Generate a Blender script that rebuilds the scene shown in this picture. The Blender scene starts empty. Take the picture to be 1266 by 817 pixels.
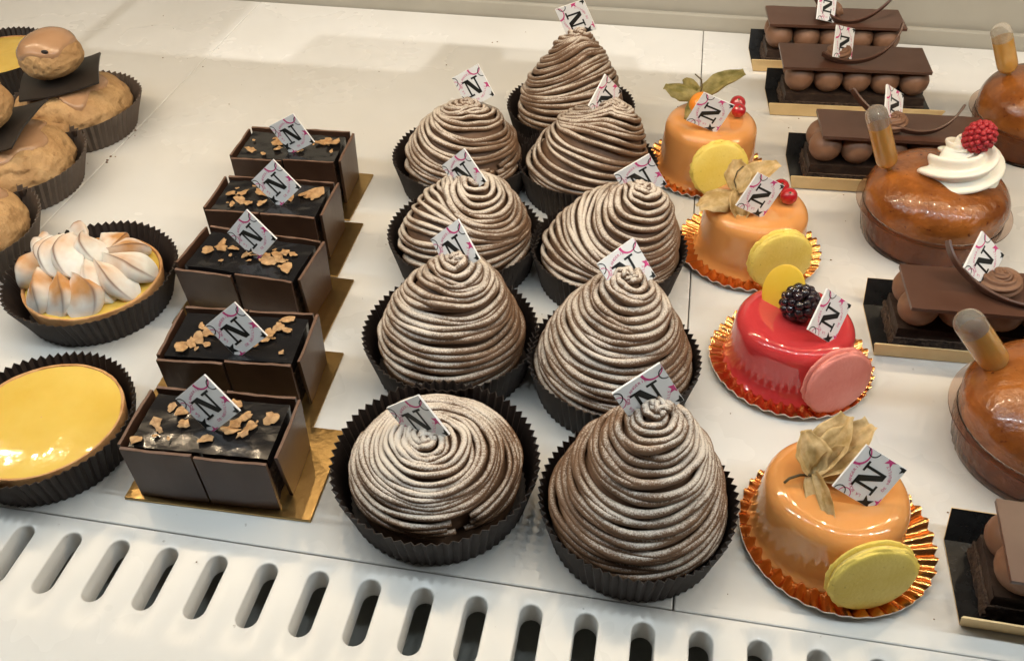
import bpy, math, random
import numpy as np
from mathutils import Vector, Matrix, noise as mnoise

C = bpy.context.scene.collection
R = math.radians
rng = random.Random(7)

# ------------------------------------------------------------------ camera
SC = bpy.context.scene
cam_d = bpy.data.cameras.new('camera')
cam = bpy.data.objects.new('camera', cam_d)
C.objects.link(cam)
_p, _y, _r = R(42.118), R(10.745), R(-0.7225)
_f = Vector((-math.sin(_y) * math.cos(_p), math.cos(_y) * math.cos(_p), -math.sin(_p)))
_rt = Vector((math.cos(_y), math.sin(_y), 0))
_up = _rt.cross(_f)
_rt, _up = _rt * math.cos(_r) + _up * math.sin(_r), _up * math.cos(_r) - _rt * math.sin(_r)
cam.matrix_world = Matrix(((_rt.x, _up.x, -_f.x, 0), (_rt.y, _up.y, -_f.y, 0), (_rt.z, _up.z, -_f.z, 0.35), (0, 0, 0, 1)))
cam_d.sensor_fit = 'HORIZONTAL'
cam_d.sensor_width = 36
cam_d.lens = 36 * 1105.9 / 1266
cam_d.clip_start = 0.01
cam_d.clip_end = 50
SC.camera = cam

# ------------------------------------------------------------------ light
SC.view_settings.view_transform = 'Standard'
SC.view_settings.look = 'None'
SC.view_settings.exposure = 0.0
SC.view_settings.gamma = 1.0
W = bpy.data.worlds.new('World')
SC.world = W
W.use_nodes = True
bgn = W.node_tree.nodes['Background']
bgn.inputs[0].default_value = (1.0, 0.93, 0.84, 1)
bgn.inputs[1].default_value = 0.05


def led_row(name, x0, x1, n, y, z, watts, col, rad=0.0035):
    for k in range(n):
        d = bpy.data.lights.new(name, 'POINT')
        d.energy = watts
        d.color = col
        d.shadow_soft_size = rad
        o = bpy.data.objects.new(name, d)
        o.location = (x0 + (x1 - x0) * k / (n - 1), y, z)
        C.objects.link(o)


def spot(name, loc, aim, watts, col, size, rad):
    d = bpy.data.lights.new(name, 'SPOT')
    d.energy = watts
    d.color = col
    d.spot_size = size
    d.spot_blend = 0.3
    d.shadow_soft_size = rad
    o = bpy.data.objects.new(name, d)
    o.location = loc
    o.rotation_euler = (Vector(aim) - Vector(loc)).to_track_quat('-Z', 'Y').to_euler()
    C.objects.link(o)


led_row('front_led', -0.84, 0.72, 22, 0.235, 0.415, 0.42, (0.83, 0.94, 1.0))
led_row('case_led', -0.84, 0.66, 16, 0.460, 0.415, 0.66, (1.0, 0.78, 0.52))
spot('ceiling_spot', (-0.10, 0.45, 0.95), (-0.10, 0.72, 0.0), 11.0, (1.0, 0.97, 0.92), R(75), 0.006)
spot('ceiling_spot', (0.04, 0.45, 0.95), (0.04, 0.72, 0.0), 11.0, (1.0, 0.97, 0.92), R(75), 0.006)


# ------------------------------------------------------------------ materials
def mat(name, col, rough=0.5, metal=0.0, spec=0.5, col2=None, nscale=60, contrast=(0.35, 0.65), bump=0.0, bscale=200,
        sss=0.0, sssr=(0.004, 0.002, 0.001), trans=0.0, ior=1.45, coat=0.0, coord='Object', detail=4, bdist=0.001, rough2=None):
    m = bpy.data.materials.new(name)
    m.use_nodes = True
    nt = m.node_tree
    b = nt.nodes['Principled BSDF']
    b.inputs['Base Color'].default_value = (*col, 1)
    b.inputs['Roughness'].default_value = rough
    b.inputs['Metallic'].default_value = metal
    b.inputs['Specular IOR Level'].default_value = spec
    b.inputs['IOR'].default_value = ior
    b.inputs['Transmission Weight'].default_value = trans
    b.inputs['Coat Weight'].default_value = coat
    b.inputs['Coat Roughness'].default_value = 0.03
    b.inputs['Coat IOR'].default_value = 1.6
    if sss:
        b.inputs['Subsurface Weight'].default_value = sss
        b.inputs['Subsurface Radius'].default_value = (1, 0.5, 0.3)
        b.inputs['Subsurface Scale'].default_value = sssr[0]
    tc = nt.nodes.new('ShaderNodeTexCoord')
    if col2 is not None:
        n = nt.nodes.new('ShaderNodeTexNoise')
        n.inputs['Scale'].default_value = nscale
        n.inputs['Detail'].default_value = detail
        n.inputs['Roughness'].default_value = 0.6
        nt.links.new(tc.outputs[coord], n.inputs['Vector'])
        r = nt.nodes.new('ShaderNodeValToRGB')
        r.color_ramp.elements[0].position = contrast[0]
        r.color_ramp.elements[1].position = contrast[1]
        r.color_ramp.elements[0].color = (*col, 1)
        r.color_ramp.elements[1].color = (*col2, 1)
        nt.links.new(n.outputs['Fac'], r.inputs[0])
        nt.links.new(r.outputs[0], b.inputs['Base Color'])
        if rough2 is not None:
            mr = nt.nodes.new('ShaderNodeMapRange')
            mr.inputs['To Min'].default_value = rough
            mr.inputs['To Max'].default_value = rough2
            nt.links.new(n.outputs['Fac'], mr.inputs['Value'])
            nt.links.new(mr.outputs[0], b.inputs['Roughness'])
    if bump:
        n2 = nt.nodes.new('ShaderNodeTexNoise')
        n2.inputs['Scale'].default_value = bscale
        n2.inputs['Detail'].default_value = 5
        nt.links.new(tc.outputs[coord], n2.inputs['Vector'])
        bp = nt.nodes.new('ShaderNodeBump')
        bp.inputs['Strength'].default_value = bump
        bp.inputs['Distance'].default_value = bdist
        nt.links.new(n2.outputs['Fac'], bp.inputs['Height'])
        nt.links.new(bp.outputs[0], b.inputs['Normal'])
    return m


def mixin(m, fac_builder, col):
    """mix another base colour over the material's own by a factor node"""
    nt = m.node_tree
    b = nt.nodes['Principled BSDF']
    mx = nt.nodes.new('ShaderNodeMix')
    mx.data_type = 'RGBA'
    src = b.inputs['Base Color'].links[0].from_socket if b.inputs['Base Color'].links else None
    if src:
        nt.links.new(src, mx.inputs[6])
    else:
        mx.inputs[6].default_value = b.inputs['Base Color'].default_value
    mx.inputs[7].default_value = (*col, 1)
    nt.links.new(fac_builder(nt), mx.inputs[0])
    nt.links.new(mx.outputs[2], b.inputs['Base Color'])
    return m


def speck(scale, lo, hi, coord='Object'):
    def f(nt):
        tc = nt.nodes.new('ShaderNodeTexCoord')
        n = nt.nodes.new('ShaderNodeTexNoise')
        n.inputs['Scale'].default_value = scale
        n.inputs['Detail'].default_value = 3
        nt.links.new(tc.outputs[coord], n.inputs['Vector'])
        r = nt.nodes.new('ShaderNodeMapRange')
        r.inputs['From Min'].default_value = lo
        r.inputs['From Max'].default_value = hi
        nt.links.new(n.outputs['Fac'], r.inputs['Value'])
        return r.outputs[0]
    return f


def attr_fac(name, nscale=0, namp=0.0):
    def f(nt):
        a = nt.nodes.new('ShaderNodeAttribute')
        a.attribute_name = name
        if not nscale:
            return a.outputs['Fac']
        tc = nt.nodes.new('ShaderNodeTexCoord')
        n = nt.nodes.new('ShaderNodeTexNoise')
        n.inputs['Scale'].default_value = nscale
        n.inputs['Detail'].default_value = 4
        nt.links.new(tc.outputs['Object'], n.inputs['Vector'])
        s = nt.nodes.new('ShaderNodeMath')
        s.operation = 'MULTIPLY_ADD'
        nt.links.new(n.outputs['Fac'], s.inputs[0])
        s.inputs[1].default_value = namp
        s.inputs[2].default_value = -namp / 2
        a2 = nt.nodes.new('ShaderNodeMath')
        a2.operation = 'ADD'
        a2.use_clamp = True
        nt.links.new(a.outputs['Fac'], a2.inputs[0])
        nt.links.new(s.outputs[0], a2.inputs[1])
        return a2.outputs[0]
    return f


M = {}
M['slab'] = mat('white_composite', (0.68, 0.665, 0.63), 0.17, col2=(0.75, 0.737, 0.705), nscale=9, contrast=(0.15, 0.85), spec=0.45, bump=0.02, bscale=30, bdist=0.002, rough2=0.36)
mixin(M['slab'], speck(7, 0.20, 1.5), (0.50, 0.47, 0.41))
mixin(M['slab'], speck(260, 0.74, 0.80), (0.36, 0.33, 0.29))
M['wall'] = mat('cream_wall_paint', (0.31, 0.285, 0.235), 0.5, col2=(0.35, 0.325, 0.27), nscale=8)
M['plenum'] = mat('dark_grey_metal', (0.26, 0.27, 0.24), 0.5, col2=(0.34, 0.34, 0.31), nscale=30)
M['shelf_grey'] = mat('grey_shelf_metal', (0.16, 0.15, 0.14), 0.5, col2=(0.19, 0.18, 0.165), nscale=12)
M['cup'] = mat('dark_brown_paper', (0.020, 0.0130, 0.0100), 0.55, col2=(0.029, 0.0195, 0.0150), nscale=90, spec=0.4)
M['cup_light'] = mat('brown_paper', (0.085, 0.062, 0.047), 0.5, col2=(0.11, 0.08, 0.06), nscale=90, spec=0.4)
M['tart_base'] = mat('baked_base', (0.10, 0.06, 0.035), 0.8, col2=(0.16, 0.10, 0.06), nscale=120)
M['card'] = mat('white_chocolate_card', (0.82, 0.81, 0.79), 0.35, spec=0.4)
M['ink_black'] = mat('black_print', (0.012, 0.013, 0.012), 0.45)
M['ink_pink'] = mat('pink_print', (0.62, 0.06, 0.22), 0.45)
M['panel'] = mat('dark_chocolate_plate', (0.046, 0.0205, 0.0115), 0.32, col2=(0.062, 0.030, 0.0175), nscale=45, spec=0.45, bump=0.05, bscale=120)
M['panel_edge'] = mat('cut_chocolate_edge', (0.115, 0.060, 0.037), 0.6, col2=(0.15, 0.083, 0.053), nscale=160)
M['glaze_dark'] = mat('dark_chocolate_glaze', (0.012, 0.011, 0.011), 0.16, spec=0.7, bump=0.22, bscale=150, bdist=0.001)
M['sponge_dark'] = mat('dark_sponge', (0.035, 0.020, 0.013), 0.85, col2=(0.105, 0.064, 0.040), nscale=300, bump=1.0, bscale=420, bdist=0.002)
M['flake'] = mat('wafer_flake', (0.30, 0.155, 0.060), 0.6, col2=(0.52, 0.32, 0.15), nscale=330, bump=0.3, bscale=600)
M['gold'] = mat('gold_board', (0.46, 0.30, 0.115), 0.30, metal=1.0, col2=(0.56, 0.37, 0.15), nscale=70, bump=0.12, bscale=420)
M['gold_matt'] = mat('gold_card', (0.66, 0.47, 0.23), 0.5, metal=0.25, col2=(0.72, 0.53, 0.27), nscale=70)
M['foil'] = mat('copper_foil', (0.78, 0.33, 0.10), 0.20, metal=1.0, bump=0.18, bscale=260, bdist=0.0008)
M['foil_edge'] = mat('foil_paper_edge', (0.62, 0.55, 0.47), 0.6)
M['orange'] = mat('orange_mirror_glaze', (0.66, 0.29, 0.085), 0.05, col2=(0.70, 0.315, 0.10), nscale=30, spec=0.5, coat=0.55, sss=0.2, bump=0.07, bscale=160)
M['pink'] = mat('red_pink_mirror_glaze', (0.50, 0.038, 0.041), 0.05, col2=(0.56, 0.052, 0.054), nscale=30, spec=0.5, coat=0.55, sss=0.2, bump=0.07, bscale=160)
M['mac_yellow'] = mat('yellow_macaron_shell', (0.74, 0.54, 0.085), 0.5, col2=(0.80, 0.61, 0.14), nscale=60, bump=0.3, bscale=650)
mixin(M['mac_yellow'], speck(420, 0.66, 0.74), (0.50, 0.35, 0.05))
M['mac_pink'] = mat('pink_macaron_shell', (0.66, 0.20, 0.16), 0.5, col2=(0.72, 0.26, 0.21), nscale=60, bump=0.3, bscale=650)
M['mac_fill'] = mat('macaron_filling', (0.62, 0.48, 0.15), 0.6)
M['mac_fill_pink'] = mat('pink_macaron_filling', (0.5, 0.16, 0.12), 0.6)
def papery(name, c1, c2, sc):
    m = mat(name, c1, 0.55, col2=c2, nscale=sc, bump=0.5, bscale=420, bdist=0.0008)
    nt = m.node_tree
    b = nt.nodes['Principled BSDF']
    tr = nt.nodes.new('ShaderNodeBsdfTranslucent')
    nt.links.new(b.inputs['Base Color'].links[0].from_socket, tr.inputs['Color'])
    mx = nt.nodes.new('ShaderNodeMixShader')
    mx.inputs[0].default_value = 0.42
    nt.links.new(b.outputs[0], mx.inputs[1])
    nt.links.new(tr.outputs[0], mx.inputs[2])
    nt.links.new(mx.outputs[0], nt.nodes['Material Output'].inputs['Surface'])
    return m


M['husk'] = papery('dry_husk', (0.56, 0.38, 0.14), (0.84, 0.66, 0.36), 130)
M['husk_green'] = papery('green_husk', (0.21, 0.18, 0.04), (0.50, 0.40, 0.15), 120)
M['stem'] = mat('dry_stem', (0.10, 0.07, 0.03), 0.7)
M['physalis'] = mat('physalis_skin', (0.80, 0.27, 0.03), 0.2, sss=0.3)
M['currant'] = mat('red_currant_skin', (0.42, 0.008, 0.012), 0.08, coat=0.8, sss=0.2)
M['raspberry'] = mat('raspberry_skin', (0.30, 0.010, 0.016), 0.42, col2=(0.42, 0.028, 0.035), nscale=420, sss=0.15, bump=0.3, bscale=900)
M['blackberry'] = mat('blackberry_skin', (0.010, 0.007, 0.010), 0.16, coat=0.5, col2=(0.025, 0.008, 0.014), nscale=120)
M['yellow_choc'] = mat('yellow_chocolate', (0.80, 0.50, 0.04), 0.4, col2=(0.83, 0.54, 0.06), nscale=60)
M['crust'] = mat('golden_crust', (0.44, 0.20, 0.07), 0.7, col2=(0.62, 0.34, 0.14), nscale=110, bump=0.5, bscale=350)
M['curd'] = mat('lemon_curd', (0.66, 0.43, 0.075), 0.06, col2=(0.72, 0.50, 0.11), nscale=22, coat=0.15, sss=0.2, bump=0.34, bscale=26, bdist=0.003)
M['meringue'] = mat('meringue', (0.80, 0.765, 0.69), 0.55, bump=0.15, bscale=300, sss=0.15)
mixin(M['meringue'], attr_fac('toast', 190, 0.5), (0.50, 0.235, 0.07))
mixin(M['meringue'], attr_fac('burn'), (0.13, 0.05, 0.018))
M['choux'] = mat('choux_crust', (0.33, 0.175, 0.066), 0.7, col2=(0.54, 0.335, 0.15), nscale=70, bump=1.0, bscale=150, bdist=0.0028, detail=7, contrast=(0.25, 0.72))
mixin(M['choux'], speck(150, 0.62, 0.76), (0.26, 0.125, 0.045))
M['coffee'] = mat('coffee_icing', (0.36, 0.20, 0.105), 0.26, col2=(0.41, 0.235, 0.125), nscale=40, coat=0.3)
M['black_choc'] = mat('black_chocolate_sheet', (0.022, 0.017, 0.014), 0.45)
M['ganache'] = mat('ganache', (0.028, 0.016, 0.011), 0.5, col2=(0.05, 0.03, 0.02), nscale=200, bump=0.4, bscale=300)
M['mousse'] = mat('praline_cream', (0.165, 0.080, 0.043), 0.5, col2=(0.195, 0.098, 0.054), nscale=80, bump=0.05, bscale=200)
M['milk_choc'] = mat('milk_chocolate', (0.070, 0.030, 0.018), 0.33, col2=(0.085, 0.039, 0.025), nscale=40, spec=0.5, bump=0.08, bscale=90)
M['tray_black'] = mat('black_card', (0.010, 0.010, 0.010), 0.25, col2=(0.016, 0.016, 0.016), nscale=200)
M['baba'] = mat('soaked_baba', (0.12, 0.031, 0.006), 0.24, col2=(0.38, 0.125, 0.022), nscale=34, coat=0.35, sss=0.15, bump=0.55, bscale=160, bdist=0.0022, contrast=(0.30, 0.72))
mixin(M['baba'], speck(300, 0.66, 0.72), (0.10, 0.022, 0.006))
M['cream'] = mat('whipped_cream', (0.82, 0.77, 0.66), 0.45, sss=0.2)
M['plastic'] = mat('clear_plastic', (0.72, 0.67, 0.58), 0.16, trans=0.82, ior=1.08, spec=0.6, coat=0.8)
M['cup_plastic'] = mat('smoky_plastic', (0.80, 0.66, 0.58), 0.12, trans=1.0, ior=1.15)
M['rum'] = mat('amber_syrup', (0.66, 0.36, 0.09), 0.2, trans=0.55, ior=1.12, coat=0.9, sss=0.3)
M['crumb'] = mat('crumbs', (0.16, 0.08, 0.035), 0.8)


def chestnut():
    m = mat('chestnut_cream_strands', (0.128, 0.067, 0.034), 0.55, col2=(0.168, 0.091, 0.048), nscale=70, bump=0.1, bscale=600)

    def fac(nt):
        L = nt.links.new
        g = nt.nodes.new('ShaderNodeNewGeometry')
        sx = nt.nodes.new('ShaderNodeSeparateXYZ')
        L(g.outputs['Normal'], sx.inputs[0])
        a = nt.nodes.new('ShaderNodeAttribute')
        a.attribute_name = 'dust'
        tc = nt.nodes.new('ShaderNodeTexCoord')
        n1 = nt.nodes.new('ShaderNodeTexNoise')
        n1.inputs['Scale'].default_value = 42
        n1.inputs['Detail'].default_value = 3
        n2 = nt.nodes.new('ShaderNodeTexNoise')
        n2.inputs['Scale'].default_value = 1500
        n2.inputs['Detail'].default_value = 2
        L(tc.outputs['Object'], n1.inputs['Vector'])
        L(tc.outputs['Object'], n2.inputs['Vector'])

        def ma(op, x, y, z=None):
            q = nt.nodes.new('ShaderNodeMath')
            q.operation = op
            for i, v in enumerate((x, y, z)):
                if v is None:
                    continue
                if isinstance(v, (int, float)):
                    q.inputs[i].default_value = v
                else:
                    L(v, q.inputs[i])
            return q.outputs[0]
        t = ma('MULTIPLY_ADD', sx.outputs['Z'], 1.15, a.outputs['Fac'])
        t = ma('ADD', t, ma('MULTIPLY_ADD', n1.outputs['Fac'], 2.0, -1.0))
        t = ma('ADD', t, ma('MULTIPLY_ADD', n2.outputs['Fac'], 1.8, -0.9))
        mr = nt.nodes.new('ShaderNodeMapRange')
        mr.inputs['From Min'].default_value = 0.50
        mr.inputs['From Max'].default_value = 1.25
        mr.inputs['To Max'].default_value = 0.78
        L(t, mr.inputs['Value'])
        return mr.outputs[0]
    return mixin(m, fac, (0.76, 0.68, 0.58))


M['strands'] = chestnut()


# ------------------------------------------------------------------ mesh helpers
class MB:
    def __init__(s):
        s.v = []
        s.f = []
        s.fm = []
        s.n = 0

    def add(s, verts, faces, mi=0):
        verts = [tuple(map(float, p)) for p in verts]
        s.v += verts
        s.f += [tuple(i + s.n for i in fc) for fc in faces]
        s.fm += [mi] * len(faces)
        s.n += len(verts)
        return s

    def grid(s, P, closed_u=False, closed_v=False, mi=0, flip=False):
        """P: array (nu, nv, 3)"""
        P = np.asarray(P)
        nu, nv = P.shape[:2]
        fs = []
        for i in range(nu if closed_u else nu - 1):
            for j in range(nv if closed_v else nv - 1):
                a, b = i * nv + j, i * nv + (j + 1) % nv
                c, d = ((i + 1) % nu) * nv + (j + 1) % nv, ((i + 1) % nu) * nv + j
                fs.append((a, d, c, b) if flip else (a, b, c, d))
        return s.add(P.reshape(-1, 3), fs, mi)

    def box(s, lo, hi, mi=0, mtx=None):
        x0, y0, z0 = lo
        x1, y1, z1 = hi
        v = [Vector(p) for p in ((x0, y0, z0), (x1, y0, z0), (x1, y1, z0), (x0, y1, z0), (x0, y0, z1), (x1, y0, z1), (x1, y1, z1), (x0, y1, z1))]
        if mtx is not None:
            v = [mtx @ p for p in v]
        return s.add(v, [(0, 3, 2, 1), (4, 5, 6, 7), (0, 1, 5, 4), (1, 2, 6, 5), (2, 3, 7, 6), (3, 0, 4, 7)], mi)

    def lathe(s, prof, n=48, fr=None, mi=0, cap0=False, cap1=False, off=(0, 0, 0)):
        """prof: list of (r, z); fr(theta, i) -> radius factor"""
        th = np.linspace(0, 2 * np.pi, n, endpoint=False)
        P = np.zeros((len(prof), n, 3))
        for i, (r, z) in enumerate(prof):
            rr = r * np.array([fr(t, i) for t in th]) if fr else r
            P[i, :, 0] = rr * np.cos(th) + off[0]
            P[i, :, 1] = rr * np.sin(th) + off[1]
            P[i, :, 2] = z + off[2]
        st = s.n
        s.grid(P, closed_v=True, mi=mi)
        if cap0:
            s.f.append(tuple(st + k for k in range(n))[::-1])
            s.fm.append(mi)
        if cap1:
            b = st + (len(prof) - 1) * n
            s.f.append(tuple(b + k for k in range(n)))
            s.fm.append(mi)
        return s

    def ball(s, c, r, nu=12, nv=8, mi=0, sc=(1, 1, 1), mtx=None):
        th = np.linspace(0, 2 * np.pi, nu, endpoint=False)
        ph = np.linspace(-np.pi / 2, np.pi / 2, nv + 1)[1:-1]
        v = [(0, 0, -1)] + [(math.cos(p) * math.cos(t), math.cos(p) * math.sin(t), math.sin(p)) for p in ph for t in th] + [(0, 0, 1)]
        fs = []
        k = len(ph)
        for j in range(nu):
            fs.append((0, 1 + (j + 1) % nu, 1 + j))
            fs.append((len(v) - 1, 1 + (k - 1) * nu + j, 1 + (k - 1) * nu + (j + 1) % nu))
        for i in range(k - 1):
            for j in range(nu):
                fs.append((1 + i * nu + j, 1 + i * nu + (j + 1) % nu, 1 + (i + 1) * nu + (j + 1) % nu, 1 + (i + 1) * nu + j))
        vv = [Vector((p[0] * r * sc[0], p[1] * r * sc[1], p[2] * r * sc[2])) for p in v]
        if mtx is not None:
            vv = [mtx @ p for p in vv]
        return s.add([p + Vector(c) for p in vv], fs, mi)

    def tube(s, path, rad, nsec=8, mi=0, ref=None, cap=True, sect=None):
        """path (n,3), rad scalar or (n,), ref (n,3) reference normals; sect(phi, i) radius factor"""
        path = np.asarray(path, float)
        n = len(path)
        T = np.gradient(path, axis=0)
        T /= np.linalg.norm(T, axis=1)[:, None] + 1e-12
        if ref is None:
            ref = np.zeros((n, 3))
            a = np.array([0, 0, 1.0]) if abs(T[0, 2]) < 0.9 else np.array([1.0, 0, 0])
            for i in range(n):
                a = a - T[i] * (a @ T[i])
                a /= np.linalg.norm(a)
                ref[i] = a
        N = ref - T * np.sum(ref * T, 1)[:, None]
        N /= np.linalg.norm(N, axis=1)[:, None] + 1e-12
        B = np.cross(T, N)
        ph = np.linspace(0, 2 * np.pi, nsec, endpoint=False)
        rad = np.broadcast_to(np.asarray(rad, float), (n,))
        k = np.ones((n, nsec)) if sect is None else np.array([[sect(p, i) for p in ph] for i in range(n)])
        P = path[:, None, :] + (rad[:, None] * k)[:, :, None] * (np.cos(ph)[None, :, None] * N[:, None, :] + np.sin(ph)[None, :, None] * B[:, None, :])
        st = s.n
        s.grid(P, closed_v=True, mi=mi)
        if cap:
            s.f.append(tuple(st + q for q in range(nsec))[::-1])
            s.f.append(tuple(st + (n - 1) * nsec + q for q in range(nsec)))
            s.fm += [mi, mi]
        return s

    def mesh(s, name, mats, smooth=True, angle=None):
        me = bpy.data.meshes.new(name)
        me.from_pydata(s.v, [], s.f)
        for m in (mats if isinstance(mats, (list, tuple)) else [mats]):
            me.materials.append(m)
        me.polygons.foreach_set('material_index', s.fm)
        me.polygons.foreach_set('use_smooth', [smooth] * len(s.f))
        if smooth and angle:
            me.set_sharp_from_angle(angle=R(angle))
        me.update()
        return me


def part(name, me, parent=None, loc=None, rot=None, label=None, kind=None, mtx=None):
    o = bpy.data.objects.new(name, me)
    C.objects.link(o)
    if parent:
        o.parent = parent
    if mtx is not None:
        o.matrix_basis = mtx
    if loc is not None:
        o.location = loc
    if rot is not None:
        o.rotation_euler = rot
    if label:
        o['label'] = label
    if kind:
        o['kind'] = kind
    return o


def bevel(o, w, seg=2):
    b = o.modifiers.new('bevel', 'BEVEL')
    b.width = w
    b.segments = seg
    b.limit_method = 'ANGLE'
    b.angle_limit = R(40)
    return o


def thing(name, label, cat, loc, rotz=0, group=None):
    o = bpy.data.objects.new(name, None)
    o.empty_display_size = 0.02
    C.objects.link(o)
    o.location = loc
    o.rotation_euler = (0, 0, rotz)
    tag(o, label, cat, group)
    return o


def tag(o, label, cat, group=None):
    o['label'] = label
    o['category'] = cat
    if group:
        o['group'] = group
    return o


def struct(name, me):
    o = part(name, me)
    o['kind'] = 'structure'
    return o


def nz(x, y, z=0.0, s=1.0):
    return mnoise.noise(Vector((x * s, y * s, z * s)))


# ------------------------------------------------------------------ setting
def build_setting():
    Y0, Y1 = 0.2150, 0.8150
    for x0, x1 in ((-1.0, -0.40335), (-0.4031, 0.0284), (0.0290, 0.75)):
        b = MB().box((x0, Y0 if x0 < 0 else Y0 - 0.0002, -0.012), (x1, Y1, 0.0))
        o = struct('shelf_slab', b.mesh('shelf_slab', M['slab'], smooth=False))
        bevel(o, 0.0007, 2)
    # back wall with a low skirting lip
    b = MB().box((-1.0, 0.8165, -0.012), (0.75, 0.822, 0.014)).box((-1.0, 0.824, -0.012), (0.75, 0.85, 0.055)).box((-1.0, 0.832, 0.057), (0.75, 0.86, 0.30))
    o = struct('back_wall', b.mesh('back_wall', M['wall'], smooth=False))
    bevel(o, 0.0015, 2)
    # unseen upper shelf: back edge and tab shaped to throw the stepped shade below
    ed = [(-0.9, 0.579), (-0.335, 0.579), (-0.335, 0.66), (-0.268, 0.66), (-0.268, 0.579), (-0.159, 0.579), (-0.154, 0.612), (-0.062, 0.612), (-0.058, 0.598), (0.7, 0.600)]
    pts = [(-0.9, 0.19), (0.7, 0.19)] + ed[::-1]
    n = len(pts)
    b = MB().add([(x, y, 0.432) for x, y in pts] + [(x, y, 0.440) for x, y in pts], [tuple(range(n))[::-1], tuple(range(n, 2 * n))] + [(i, (i + 1) % n, n + (i + 1) % n, n + i) for i in range(n)])
    struct('unseen_upper_shelf', b.mesh('unseen_upper_shelf', M['shelf_grey'], smooth=False))
    # slotted vent strip in front of the slabs
    pitch, hw, ya, yb, zt, th = 0.0242, 0.0049, 0.1750, 0.2072, -0.0007, 0.013
    cx0 = -0.2494
    b = MB()
    na = 10
    yc0, yc1 = ya + hw, yb - hw
    ys, ye = 0.160, 0.2146
    sten = [(hw * math.cos(a), yc1 + hw * math.sin(a)) for a in np.linspace(0, math.pi, na)] + \
           [(hw * math.cos(a), yc0 + hw * math.sin(a)) for a in np.linspace(math.pi, 2 * math.pi, na)]
    for k in range(-4, 26):
        xc = cx0 + k * pitch
        n = len(sten)
        outer = []
        for i, (x, y) in enumerate(sten):
            if i < na:
                t = i / (na - 1)
                q = (pitch / 2 - t * pitch, ye) if 0 < i < na - 1 else (pitch / 2 if i == 0 else -pitch / 2, ye)
            else:
                t = (i - na) / (na - 1)
                q = (-pitch / 2 + t * pitch, ys)
            outer.append(q)

        def ring(pts, z, g=0.0):
            out = []
            for (x, y) in pts:
                if g:
                    cyy = min(max(y, yc0), yc1)
                    dx, dy = x, y - cyy
                    l = math.hypot(dx, dy) or 1
                    x, y = x + dx / l * g, y + dy / l * g
                out.append((x + xc, y, z))
            return out
        rows = [ring(outer, zt), ring(sten, zt, 0.0007), ring(sten, zt - 0.0003, 0.0002), ring(sten, zt - 0.001), ring(sten, zt - th)]
        b.grid(np.array(rows), closed_v=True)
    xa, xb = cx0 - 4.5 * pitch, cx0 + 25.5 * pitch
    b.add([(xa, 0.02, zt), (xb, 0.02, zt), (xb, ys, zt), (xa, ys, zt)], [(0, 1, 2, 3)])
    b.add([(xa, ye, zt), (xb, ye, zt), (xb, ye, zt - th), (xa, ye, zt - th)], [(0, 3, 2, 1)])
    struct('slotted_vent_strip', b.mesh('slotted_vent_strip', M['slab'], smooth=True, angle=50))
    b = MB().add([(-1, -0.05, -0.060), (0.75, -0.05, -0.060), (0.75, 0.26, -0.032), (-1, 0.26, -0.032)], [(0, 1, 2, 3)])
    b.add([(-1, 0.26, -0.032), (0.75, 0.26, -0.032), (0.75, 0.26, -0.0125), (-1, 0.26, -0.0125)], [(0, 1, 2, 3)])
    struct('air_duct_floor', b.mesh('air_duct_floor', M['plenum'], smooth=False))


build_setting()

# ------------------------------------------------------------------ name cards
CARD = 0.023


def clip(poly, h=1.0):
    for ax, sg in ((0, 1), (0, -1), (1, 1), (1, -1)):
        out = []
        for i in range(len(poly)):
            a, b = poly[i], poly[(i + 1) % len(poly)]
            da, db = h - sg * a[ax], h - sg * b[ax]
            if da >= 0:
                out.append(a)
            if (da >= 0) != (db >= 0):
                t = da / (da - db)
                out.append((a[0] + (b[0] - a[0]) * t, a[1] + (b[1] - a[1]) * t))
        poly = out
        if not poly:
            return []
    return poly


def ink(polys, z):
    mb = MB()
    s = CARD / 2
    for p in polys:
        p = clip(p, 0.985)
        if len(p) >= 3:
            mb.add([(x * s, y * s, z) for x, y in p], [tuple(range(len(p)))])
    return mb


def ringp(cx, cy, r, w, n=30, w2=None):
    out = []
    for i in range(n):
        a, b = 2 * math.pi * i / n, 2 * math.pi * (i + 1) / n
        q = []
        for (an, rr) in ((a, 0), (b, 0), (b, 1), (a, 1)):
            ww = w if w2 is None else w + (w2 - w) * (0.5 - 0.5 * math.cos(an + 0.8))
            rad = r + (ww if rr else 0)
            q.append((cx + rad * math.cos(an), cy + rad * math.sin(an)))
        out.append(q)
    return out


def starp(cx, cy, r, rot=0.0):
    pts = []
    for i in range(10):
        a = rot + math.pi * i / 5
        q = r if i % 2 == 0 else r * 0.42
        pts.append((cx + q * math.cos(a), cy + q * math.sin(a)))
    return [[(cx, cy), pts[i], pts[(i + 1) % 10]] for i in range(10)]


def glyph_polys(ch):
    cu = bpy.data.curves.new('glyph', 'FONT')
    cu.body = ch
    ob = bpy.data.objects.new('glyph', cu)
    C.objects.link(ob)
    dg = bpy.context.evaluated_depsgraph_get()
    me = bpy.data.meshes.new_from_object(ob.evaluated_get(dg))
    ps = [[(me.vertices[i].co.x, me.vertices[i].co.y) for i in p.vertices] for p in me.polygons]
    bpy.data.objects.remove(ob)
    bpy.data.curves.remove(cu)
    bpy.data.meshes.remove(me)
    return ps


GL = {}


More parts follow.
